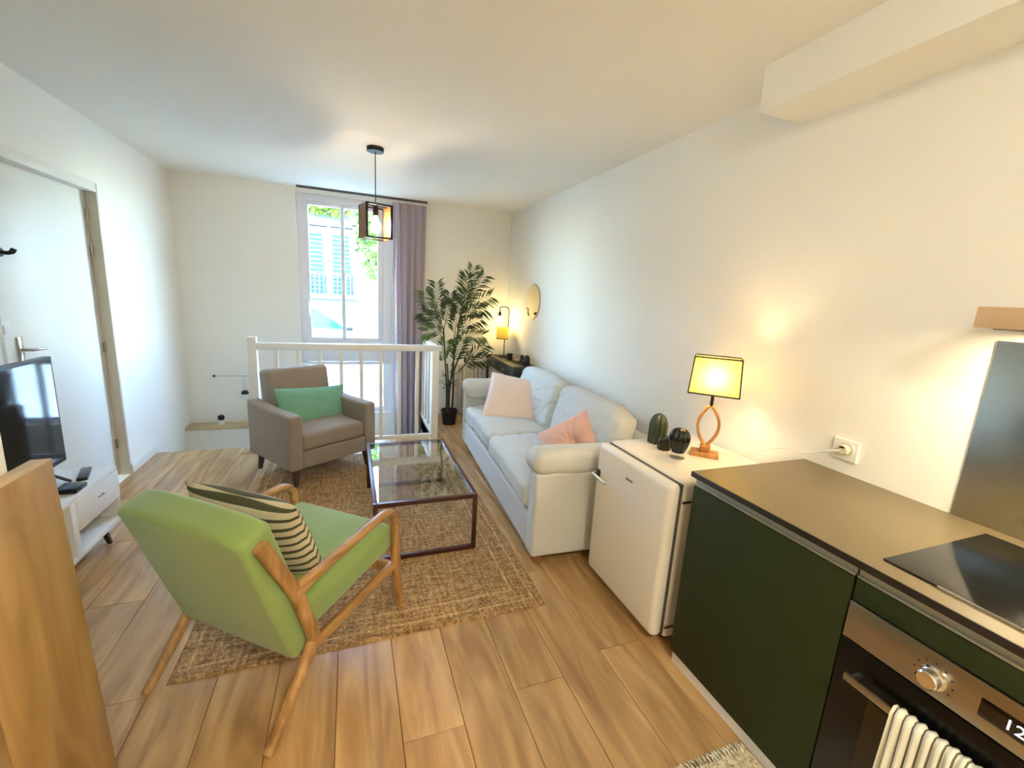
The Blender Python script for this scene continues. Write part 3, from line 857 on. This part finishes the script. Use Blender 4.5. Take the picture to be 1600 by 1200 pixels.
# ------------------------------------------------------------------ kitchen run
KX = 1.265
M_GRIP = mat('grip_aluminium', (168, 172, 162), .38, metal=.6, var=.03)
def grip(o, w):
    B().span((.008, .002, .817), (.03, w-.002, .852)).span((.0, .002, .817), (.009, w-.002, .824), .001).span((.004, .002, .838), (.009, w-.002, .846), .001).make('grip_profile', M_GRIP, o)
def cabinet(name, label, y0, y1, fronts):
    o = thing(name, label, 'cabinet', (KX, y0, 0))
    w = y1-y0
    B().span((.022, .002, .08), (.60, w-.002, .815)).make('carcass', M_CABIN, o, smooth=0)
    B().span((.018, .002, 0), (.034, w-.002, .08)).make('plinth', M_WHITE, o, smooth=0)
    if fronts: B().span((0, .002, .062), (.02, w-.002, .815), .0015).make('door', M_DKGREEN, o)
    grip(o, w)
    return o
cb = cabinet('base_cabinet', 'dark green kitchen base cabinet beside the fridge', .642, 1.238, True)
cb['group'] = 'kitchen base cabinets'
cb2 = cabinet('base_cabinet', 'dark green kitchen base cabinet on the far side of the oven', -.56, .036, True)
cb2['group'] = 'kitchen base cabinets'
ovc = thing('oven_cabinet', 'dark green housing around the built-in oven', 'cabinet', (KX, .038, 0))
B().span((.022, .0, .08), (.60, .016, .815)).span((.022, .586, .08), (.60, .602, .815)).span((.022, .016, .752), (.60, .586, .815)).span((.022, .016, .08), (.6, .586, .10)).make('carcass', M_CABIN, ovc, smooth=0)
B().span((0, .002, .752), (.02, .600, .815), .0015).make('filler_front', M_DKGREEN, ovc)
B().span((0, .002, .062), (.02, .600, .115), .0015).make('lower_front', M_DKGREEN, ovc)
B().span((.018, .002, 0), (.034, .600, .08)).make('plinth', M_WHITE, ovc, smooth=0)
grip(ovc, .602)
ov = thing('oven', 'built-in oven with brown-tinted steel control panel and black glass door', 'oven', (KX, .040, .118))
B().span((.022, .018, 0), (.55, .58, .63), .003).make('body', M_BLACKPL, ov)
cp = B().span((-.006, .0, .525), (.021, .598, .632), .002).make('control_panel', M_STEEL, ov)
B().span((-.008, .12, .556), (-.005, .325, .60), .002).make('display', M_GLASSBLK, cp)
cud = bpy.data.curves.new('digits', 'FONT'); cud.body = '12:00'; cud.size = .034; cud.extrude = .0004; cud.align_x = 'CENTER'; cud.align_y = 'CENTER'
tob = bpy.data.objects.new('digits_text', cud); COL.objects.link(tob)
bpy.context.view_layer.update()
dme = bpy.data.meshes.new_from_object(tob.evaluated_get(bpy.context.evaluated_depsgraph_get()))
bpy.data.objects.remove(tob)
dg = link('clock_digits', dme, mat('display_glow', (235, 235, 240), .5, emit=(235, 235, 245), estr=.8), cp, (-.009, .250, .578), (R(90), 0, R(-90)))
for ky in (.405, .06):
    kn = B().lathe([(.026, 0), (.027, -.004), (.022, -.006), (.021, -.028), (.018, -.031), (0, -.031)], (-.006, ky, .572), 24, 'x').make('knob', M_CHROME, cp)
    b = B()
    for q in range(9):
        a = R(-120+30*q); b.box((-.0068, ky+.036*math.sin(a), .572+.036*math.cos(a)), (.0012, .003, .003))
    b.make('knob_marks', M_BLACKPL, cp, smooth=0)
od = B().span((-.006, .0, .0), (.021, .598, .521), .002).make('oven_door', mat('oven_black_glass', (7, 7, 7), .24, var=0, spec=.4), ov)
B().span((-.0072, .09, .10), (-.0062, .508, .40), .0).make('inner_window', mat('smoked_glass', (44, 34, 14), .22, spec=.4), od, smooth=0)
hb2 = B().span((-.05, .045, .437), (-.04, .553, .458), .003).make('handle', M_STEEL, od)
for y in (.06, .538): B().tube([(-.042, y, .448), (-.005, y, .448)], .007, 8).make('handle_mount', M_STEEL, od)
# worktop
wt = thing('worktop', 'brown laminate kitchen worktop over the green cabinets', 'worktop', (1.245, -.56, .853))
B().span((.004, 0, .0), (.633, 1.797, .021), .002).make('slab', M_TOP, wt)
B().span((0, 0, .0), (.004, 1.799, .021), .001).make('front_edge', M_TOPEDGE, wt)
B().span((.0, 1.797, .0), (.633, 1.801, .0205), .001).make('end_edge', M_TOPEDGE, wt)
WT = .874
hob = thing('cooktop', 'black glass induction cooktop set into the worktop', 'cooktop', (1.313, .04, WT))
B().span((0, 0, 0), (.49, .576, .006), .002).make('glass_plate', M_GLASSBLK, hob)
B().span((-.004, 0, 0), (0, .46, .0075), .001).make('front_trim', M_CHROME, hob)
sp_ = tag(B().span((XR-.006, .128, WT), (XR, .733, 1.455), .001).make('steel_backsplash', M_SPLASH), 'brushed steel splashback panel on the wall behind the cooktop', 'splashback')
hd_ = thing('range_hood', 'slim bronze-fronted extractor hood on the wall above the cooktop', 'hood', (1.64, .07, 1.488))
B().span((.0, 0, .004), (.24, .63, .062), .002).make('housing', M_COPPER, hd_)
B().span((.03, .03, .0), (.22, .60, .004), .001).make('filter', M_STEEL, hd_)
for y in (.16, .50):
    B().lathe([(0, -.004), (.022, -.004), (.024, 0)], (.12, y, 0), 16).make('lens', mat('hood_lens', (255, 240, 205), .4, emit=(255, 226, 170), estr=14), hd_)
    d = bpy.data.lights.new('hood_light', 'AREA'); d.shape = 'DISK'; d.size = .045; d.energy = HOOD_W; d.color = (1, .80, .5)
    o = bpy.data.objects.new('hood_light', d); COL.objects.link(o); o.parent = hd_; o.location = (.12, y, -.008)
# towel
tw_ = thing('tea_towel', 'cream tea towel with thin dark stripes hanging on the oven handle', 'towel', (KX-.045, .360, .565))
def towel_f(u, v):
    y = -.115+.235*u
    s = v*.70
    pl = .5+.5*math.sin(u*2*PI*12)
    if s < .26: return (.011+.004*pl, y, -.26+s+.010)
    if s < .31:
        a = (s-.26)/.05*PI
        return (.0005+.0125*math.cos(a)*(1+.5*pl), y, .010+.013*math.sin(a)*(1+.35*pl))
    k = (s-.31)/.39
    return (-.012-.006*pl-(.010+.010*pl+.012*math.sin(u*5))*min(1, k*1.5), y+.008*k*math.sin(u*7), .010-(s-.31))
B().sheet(towel_f, 130, 36).make('cloth', M_TOWEL, tw_, smooth=80)
# floor mat
mt_ = thing('kitchen_mat', 'pale woven fringed mat on the floor in front of the oven', 'mat', (1.02, .40, 0))
def mat_f(u, v):
    x, y = -.25+.5*u, -.44+.88*v
    return (x, y, .011+.0035*math.sin(x*190+(2 if int(y*55) % 2 else 0))*abs(math.sin(y*172))+.002*noise.noise(Vector((x*40, y*40, 0))))
B().sheet(mat_f, 90, 150, .0).make('weave', M_MATW, mt_, smooth=60)
b = B()
for q in range(36):
    x = -.245+q*.014; b.tube([(x, .435, .010), (x+random.uniform(-.004, .004), .455, .010), (x+random.uniform(-.008, .008), .468, .005)], [.005, .005, .004], 5)
fo = b.make('fringe', M_MATW, mt_); fo['kind'] = 'stuff'
# socket + plug + cable
sk = thing('wall_socket', 'white wall socket with a plug above the worktop', 'socket', (XR, 1.085, .972))
B().soft((-.006, 0, 0), (.012, .10, .088), .005, 2).make('plate', M_WHITE, sk, smooth=50)
B().lathe([(.0, -.0125), (.027, -.0125), (.029, -.016), (.029, -.012)], (0, -.005, .004), 20, 'x').make('well', M_WHITE, sk)
pg = B().lathe([(.020, -.014), (.021, -.03), (.016, -.036), (0, -.036)], (0, -.005, .004), 16, 'x').make('plug', mat('plug_plastic', (214, 206, 178), .4), sk)
B().tube([(-.036, -.012, .014), (-.036, .006, .014)], .004, 6).make('plug_grip', M_BLACKPL, pg)
tag(B().tube(smooth_path([(XR-.036, 1.085, .972), (XR-.05, 1.13, .955), (XR-.04, 1.22, .91), (XR-.03, 1.33, .895), (XR-.03, 1.45, .83), (XR-.07, 1.55, .788), (1.735, 1.60, .784)]), .003, 6).make('lamp_cord', M_WHITE), 'thin white cord running from the wall socket to the table lamp', 'cord')

# ------------------------------------------------------------------ pendant lamp
PD = thing('pendant_lamp', 'square open box pendant lamp hanging from the ceiling', 'lamp', (.185, 3.53, 1.87), 0)
PD.rotation_euler = (0, 0, R(14))
B().lathe([(0, .602), (.058, .602), (.06, .606), (.06, .63), (0, .63)], (0, 0, 0), 28).make('ceiling_rose', M_BLACK, PD)
B().tube([(0, 0, .26), (0, 0, .605)], .0035, 8).make('cord', M_BLACK, PD)
hw, hz = .09, .24
M_PWOOD = wood('pendant_wood', (120, 76, 34), (150, 100, 50), (176, 124, 70), axis=2, scale=6, stretch=5)
for sx in (-1, 1):
    pn = B().box((sx*hw, 0, hz/2), (.010, 2*hw, hz), .001).make('side_panel', M_PWOOD, PD)
    for sy in (-1, 1):
        B().box((sx*hw, sy*hw, hz/2), (.016, .012, hz), .001).make('edge_strip', M_BLACK, pn)
for z in (.006, hz-.006):
    for sy in (-1, 1):
        B().box((0, sy*hw, z), (2*hw-.016, .012, .012), .001).make('frame_bar', M_BLACK, PD)
for a in (0, 1):
    B().box((0, 0, hz-.006), ((2*hw-.01, .01, .008) if a else (.01, 2*hw-.012, .008)), .001).make('cross_bar', M_BLACK, PD)
B().lathe([(0, .235), (.017, .235), (.02, .225), (.02, .165), (0, .165)], (0, 0, 0), 18).make('socket', M_BLACK, PD)
bulb('bulb', [(.012, .165), (.016, .15), (.036, .10), (.038, .08), (.03, .052), (.012, .04), (0, .039)], PD, (0, 0, 0), PENDANT_W, (255, 232, 200))

# ------------------------------------------------------------------ added fill light on the kitchen ceiling (unseen, brightens the room)
FILL = thing('added_fill_lamp', 'added round fill light on the kitchen ceiling, unseen behind the viewpoint', 'lamp', (.45, -.75, ZC))
bulb('diffuser', [(0.001, -.075), (.09, -.07), (.14, -.052), (.17, -.028), (.175, -.014)], FILL, (0, 0, 0), FILL_W, (255, 242, 216))
B().lathe([(.10, 0), (.16, 0), (.16, -.014), (.10, -.014)], (0, 0, 0), 28).make('mount', M_WHITE, FILL)

# ------------------------------------------------------------------ console table + things in the far right corner
CN = thing('console_table', 'narrow dark green console table in the far right corner', 'table', (1.60, 4.20, 0))
cw, cl, ch = .27, .97, .785
M_CONS = mat('dark_green_metal', (34, 38, 24), .45, var=.06)
B().span((0, 0, ch-.018), (cw, cl, ch), .003).make('top', M_CONS, CN)
B().span((.004, .004, ch-.13), (cw-.004, cl-.004, ch-.019), .002).make('apron', M_CONS, CN)
B().span((-.001, .12, ch-.12), (.004, cl/2-.01, ch-.03), .001).make('drawer_front', M_CONS, CN)
B().span((-.001, cl/2+.01, ch-.12), (.004, cl-.12, ch-.03), .001).make('drawer_front', M_CONS, CN)
for y in (.30, .67): B().lathe([(0, -.018), (.009, -.016), (.006, -.002), (.006, 0)], (0, y, ch-.075), 12, 'x').make('knob', M_COPPER, CN)
for x in (.014, cw-.014):
    for y in (.014, cl-.014): B().box((x, y, (ch-.13)/2), (.022, .022, ch-.13), .001).make('leg', M_CONS, CN)
CL = thing('desk_lamp', 'arched metal lamp with glowing amber shade on the console', 'lamp', (1.76, 4.98, ch))
B().lathe([(0, 0), (.065, 0), (.065, .012), (.01, .016), (0, .016)], (0, 0, 0), 24).make('base', M_BLACK, CL)
B().tube([(0, 0, .01), (0, 0, .22)], .006, 8).make('stem', M_BLACK, CL)
B().lathe([(0, .215), (.075, .215), (.075, .222), (0, .222)], (-.03, 0, 0), 24).make('shade_plate', M_BLACK, CL)
B().lathe([(.072, .224), (.072, .36)], (-.03, 0, 0), 28).make('glass_shade', M_AMBER, CL)
B().tube(smooth_path([(.035, 0, .222), (.04, 0, .52), (.035, 0, .575), (0, 0, .60), (-.05, 0, .60), (-.075, 0, .59), (-.075, 0, .54)]), .006, 8).make('arch', M_BLACK, CL)
B().lathe([(0, .545), (.016, .54), (.018, .49), (0, .488)], (-.075, 0, 0), 14).make('socket', M_BLACK, CL)
bulb('bulb', [(.012, .49), (.026, .45), (.02, .42), (0, .41)], CL, (-.075, 0, 0), CORNER_W, (255, 218, 140))
def pot(name, label, loc, prof, mt, cat, extra=None):
    o = tag(B().lathe(prof, (0, 0, 0), 20).make(name, mt, None, loc), label, cat)
    return o
pot('dark_cup', 'small dark cup on the console nearest the arched lamp', (1.745, 4.72, ch), [(0, 0), (.032, 0), (.036, .07), (.032, .07), (.03, .01), (0, .008)], M_BLACKPL, 'cup')
gj = thing('glass_jar', 'clear glass jar between dark ornaments on the console', 'jar', (1.765, 4.56, ch))
B().lathe([(0, 0), (.042, 0), (.046, .01), (.046, .085), (.042, .09), (.039, .085), (.039, .01), (0, .006)], (0, 0, 0), 24).make('bowl', M_CLEAR, gj)
B().lathe([(0, .007), (.037, .007), (.037, .03), (0, .035)], (0, 0, 0), 16).make('candle', mat('wax', (214, 186, 130), .5), gj)
pot('dark_candle', 'slim dark candle holder behind the glass jar on the console', (1.80, 4.47, ch), [(0, 0), (.024, 0), (.02, .02), (.018, .085), (.022, .09), (0, .088)], M_BLACKPL, 'candle holder')
c4 = cactus('cactus_ornament', 'lone dark cactus ornament at the near end of the console', (1.80, 4.33, ch), .036, .11, 9, M_CACT2)
c4['group'] = 'ornaments on the console'
mr = thing('round_mirror', 'small round mirror on the right wall above the console', 'mirror', (XR, 4.43, 1.47))
B().lathe([(0, -.012), (.185, -.012), (.19, -.008), (.19, 0), (0, 0)], (0, 0, 0), 48, 'x').make('frame', M_COPPER, mr)
B().lathe([(0, -.0135), (.181, -.0135), (.181, -.0125), (0, -.0125)], (0, 0, 0), 48, 'x').make('mirror_glass', M_MIRROR, mr)
B().lathe([(0, -.03), (.014, -.028), (.014, -.014), (0, -.014)], (0, -.105, -.125), 12, 'x').make('clip', M_BLACK, mr)

# ------------------------------------------------------------------ radiator
RD = thing('radiator', 'cream ribbed radiator under the plant on the back wall', 'radiator', (1.20, 5.20, 0))
fin = B().span((-.022, 0, .12), (.022, .075, .64), .008, 2).mesh('fin')
for i in range(9): link('fin', fin, M_RADI, RD, (.03+i*.05, 0, 0))
B().tube([(0, .035, .15), (.47, .035, .15)], .012, 8).make('pipe', M_RADI, RD)
B().tube([(0, .035, .61), (.47, .035, .61)], .012, 8).make('pipe', M_RADI, RD)
for x in (.03, .43): B().span((x-.015, .02, 0), (x+.015, .06, .13)).make('foot', M_RADI, RD)
B().span((.2, .07, .4), (.26, .1, .46)).make('bracket', M_RADI, RD)

# ------------------------------------------------------------------ palm
PM = thing('potted_palm', 'tall artificial palm in a black pot beside the railing', 'plant', (1.07, 4.84, 0))
B().lathe([(0, 0), (.075, 0), (.095, .15), (.10, .152), (.10, .172), (.088, .172), (.085, .14), (0, .14)], (0, 0, 0), 4*6).make('pot', M_BLACKPL, PM)
B().lathe([(0, .150), (.084, .145)], (0, 0, 0), 20).make('soil', M_SOIL, PM)
rnd = random.Random(11)
def frond(base, mid, tip, nl, ll, mt, droop=.25):
    path = smooth_path([base, mid, tip], 14)
    b = B()
    n = len(path)
    b.tube(path, [.006*(1-.75*i/(n-1)) for i in range(n)], 5)
    for k in range(nl):
        t = .28+.72*k/(nl-1); i = min(n-2, int(t*(n-1)))
        p = path[i].lerp(path[i+1], t*(n-1)-i); tg = (path[i+1]-path[i]).normalized()
        sd_ = tg.cross(Vector((0, -1, 0)) if abs(tg.y) < .8 else Vector((0, 0, 1))).normalized()
        for sg in (-1, 1):
            ln = ll*(.55+.6*math.sin(min(1, t*1.05)*PI*.8))*rnd.uniform(.85, 1.15)
            d = (tg*.75+sd_*sg*rnd.uniform(.6, .9)+Vector((0, rnd.uniform(-.35, .35), 0))).normalized()
            q1 = p+d*ln*.5+Vector((0, 0, -.01)); q2 = p+d*ln+Vector((0, 0, -droop*ln))
            wv = d.cross(Vector((0, 1, 0)))
            if wv.length < .2: wv = Vector((1, 0, 0))
            wv = wv.normalized()*.0095
            v = [b.bm.verts.new(x) for x in (p, q1-wv, q2, q1+wv, q1+Vector((0, -.004, .003)))]
            b.bm.faces.new((v[0], v[1], v[4])); b.bm.faces.new((v[1], v[2], v[4])); b.bm.faces.new((v[2], v[3], v[4])); b.bm.faces.new((v[3], v[0], v[4]))
    return b.make('frond', mt, PM, smooth=0)
canes = [((0, 0), (.10, 0, 1.30)), ((-.03, .02), (-.09, .02, 1.12)), ((.03, -.01), (.02, -.04, .98)), ((.0, .03), (.12, .05, .82)), ((-.02, -.02), (-.05, -.05, .72))]
for (bx_, by_), tp in canes:
    B().tube(smooth_path([(bx_, by_, .13), (bx_*1.2, by_, .45), tp]), [.011]*7+[.009]*6, 7).make('cane', M_CANE, PM)
FRN = [((.10, 0, 1.25), (.15, 0, 1.52), (.22, -.02, 1.80)), ((.10, 0, 1.25), (.20, .02, 1.50), (.36, .02, 1.72)),
       ((.10, 0, 1.25), (.12, -.05, 1.48), (.13, -.08, 1.70)), ((.10, 0, 1.2), (.24, -.02, 1.40), (.42, -.04, 1.50)), ((.08, 0, 1.2), (.19, -.03, 1.32), (.36, -.05, 1.36)),
       ((-.09, .02, 1.1), (-.16, .0, 1.34), (-.18, .0, 1.60)), ((-.09, .02, 1.1), (-.22, 0, 1.30), (-.31, -.02, 1.50)), ((-.09, .02, 1.08), (-.06, -.05, 1.30), (-.04, -.07, 1.50)),
       ((-.09, .02, 1.05), (-.20, -.02, 1.20), (-.32, -.02, 1.28)), ((-.08, .02, 1.0), (-.18, -.05, 1.09), (-.30, -.08, 1.08)),
       ((.02, -.04, .98), (.14, -.06, 1.16), (.30, -.08, 1.24)), ((.02, -.04, .96), (.03, -.08, 1.18), (.05, -.1, 1.34)), ((.02, -.04, .92), (.16, -.06, 1.04), (.33, -.1, 1.06)),
       ((.12, .05, .60), (.24, .03, .80), (.40, 0, .94)), ((.10, .05, .62), (.25, .04, .74), (.42, 0, .78)), ((-.05, -.05, .70), (-.10, -.07, .82), (-.08, -.1, .98)), ((.0, -.04, .70), (.05, -.08, .84), (.10, -.1, 1.0)),
       ((.10, 0, 1.2), (.06, -.06, 1.36), (-.02, -.1, 1.46))]
for i, f in enumerate(FRN): frond(f[0], f[1], f[2], 15, .15, M_LEAF if i % 3 else M_LEAF2)
b = B()
for k in range(70):
    a = rnd.random()*2*PI; rr = rnd.uniform(.02, .11); z = rnd.uniform(.42, .62)
    p = Vector((rr*math.cos(a), rr*math.sin(a), z)); d = Vector((math.cos(a), math.sin(a), rnd.uniform(-.3, .8))).normalized()*.05; w_ = d.cross(Vector((0, 0, 1))).normalized()*.012
    b.bm.faces.new([b.bm.verts.new(x) for x in (p, p+d*.5-w_, p+d, p+d*.5+w_)])
lo = b.make('low_leaves', M_LEAF, PM, smooth=0); lo['kind'] = 'stuff'

# ------------------------------------------------------------------ TV bench, TV, small things
TB = thing('tv_bench', 'low white TV bench with drawer against the left wall', 'tv bench', (-1.27, 1.75, 0))
bl_, bd, bt = 1.195, .325, .43
B().span((-bd, 0, bt-.022), (0, bl_, bt), .002).make('top', M_WHITE, TB)
B().span((-bd, 0, .11), (0, bl_, .135), .002).make('bottom_shelf', M_WHITE, TB)
for y in (0, bl_-.02): B().span((-bd, y, .135), (0, y+.02, bt-.022), .001).make('side_panel', M_WHITE, TB)
B().span((-bd, .745, .135), (0, .79, bt-.022), .001).make('divider', M_WHITE, TB)
B().span((-bd, .02, .135), (-bd+.006, bl_-.02, bt-.022)).make('back_panel', M_DKWOOD, TB)
dw = B().span((-.018, .792, .25), (.004, bl_-.002, bt-.024), .0015).make('drawer', M_WHITE, TB)
B().tube(smooth_path([(.004, .97, .345), (.018, .975, .35), (.018, 1.005, .35), (.004, 1.01, .345)]), .003, 6).make('drawer_pull', M_STEEL, dw)
B().span((-bd+.01, .792, .252), (-.018, bl_-.022, .265)).make('drawer_floor', M_WHITE, TB)
for y in (.09, 1.08):
    for x in (-.045, -bd+.05): B().sweep([(x, y, .11), (x+.01, y+(-.03 if y < .5 else .03), 0)], [.032, .022], [.032, .022], n=10).make('leg', M_DKWOOD, TB)
TV = thing('television', 'black flat-screen television on the white bench', 'television', (-1.45, 2.405, bt))
B().span((-.035, -.48, .075), (.0, .48, .64), .004).make('housing', M_BLACKPL, TV)
B().span((.0, -.465, .10), (.0015, .465, .625)).make('screen', M_SCREEN, TV, smooth=0)
for y in (-.3, .3):
    B().tube([(-.017, y, .08), (.08, y+.03, .008)], .008, 8).tube([(-.017, y, .08), (-.10, y+.03, .008)], .008, 8).make('foot', M_BLACKPL, TV)
tag(B().box((0, 0, .009), (.045, .17, .018), .006).make('remote_control', M_BLACKPL, None, (-1.36, 2.83, bt), (0, 0, R(18))), 'slim black remote control lying on the white bench near the drawer end', 'remote')
tag(B().box((0, 0, .012), (.09, .10, .024), .005).make('set_top_box', M_BLACKPL, None, (-1.325, 2.63, bt)), 'small flat black box on the bench in front of the television', 'box')
# oak board leaning on the partition
ob = thing('oak_board', 'tall oak board leaning upright against the partition wall', 'board', (-.652, .56, 0))
ob.rotation_euler = (0, -math.atan2(.040, 1.05), 0)
for i in range(5):
    ya, yb = -.76+i*.304, -.76+(i+1)*.304
    B().span((-.040, ya, .002), (0, yb, 1.048), .0015).make('stave', M_BOARD, ob)
B().span((-.040, -.76, 1.048), (0, .76, 1.052), .001).make('top_edge', M_BOARDLIT, ob)  # thin cap carrying the painted light along the top
# door things
ck = thing('coat_hook', 'small black coat hook on the white door', 'hook', (XL-.06, 3.05, 1.58))
B().lathe([(0, .004), (.022, .004), (.024, 0), (0, 0)], (0, 0, 0), 16, 'x').make('rose', M_BLACK, ck)
B().tube(smooth_path([(.002, 0, 0), (.03, 0, -.002), (.045, .005, .006), (.05, .01, .02)]), [.010]*7+[.012]*6, 10).make('peg', M_BLACK, ck)
sw_ = thing('door_plate', 'small square white plate on the door near the handle', 'plate', (XL-.06, 2.985, 1.19))
B().soft((.004, 0, 0), (.008, .07, .085), .003, 2).make('plate', M_WHITE, sw_)
B().box((.010, 0, 0), (.004, .035, .045), .001).make('rocker', M_WHITE, sw_)
# wire lamp things low on the back wall
wr_ = thing('wire_wall_lamp', 'thin wire arm with black-capped white bulb low on the back wall', 'wall lamp', (-1.08, YB-.06, .33))
B().tube([(-.27, 0, .19), (.12, 0, .185)], .003, 6).make('rod', M_STEEL, wr_)
B().lathe([(0, -.285), (.012, -.283), (.012, -.262), (0, -.26)], (0, 0, .19), 10, 'x').make('rod_end', M_BLACK, wr_)
B().tube([(.1, 0, .185), (.1, .06, .185)], .004, 6).make('wall_fixing', M_STEEL, wr_)
for x in (-.012, .012): B().tube([(x, 0, .187), (x*.6, 0, .02)], .0015, 5).make('wire', M_STEEL, wr_)
B().lathe([(0, .03), (.025, .025), (.036, .005), (.034, -.012), (0, -.012)], (0, 0, 0), 16).make('cap', M_BLACK, wr_)
B().lathe([(.032, -.012), (.03, -.03), (.016, -.05), (0, -.052)], (0, 0, 0), 16).make('bulb', M_WHITE, wr_)
kn_ = thing('white_knob', 'small white stand with a black ball top on the wooden ledge', 'ornament', (-1.31, YB-.09, 0))
B().lathe([(0, 0), (.03, 0), (.024, .03), (.02, .05), (0, .05)], (0, 0, 0), 16).make('stand', M_WHITE, kn_)
B().lathe([(0, .045), (.024, .048), (.034, .07), (.026, .095), (0, .104)], (0, 0, 0), 16).make('ball', M_BLACK, kn_)
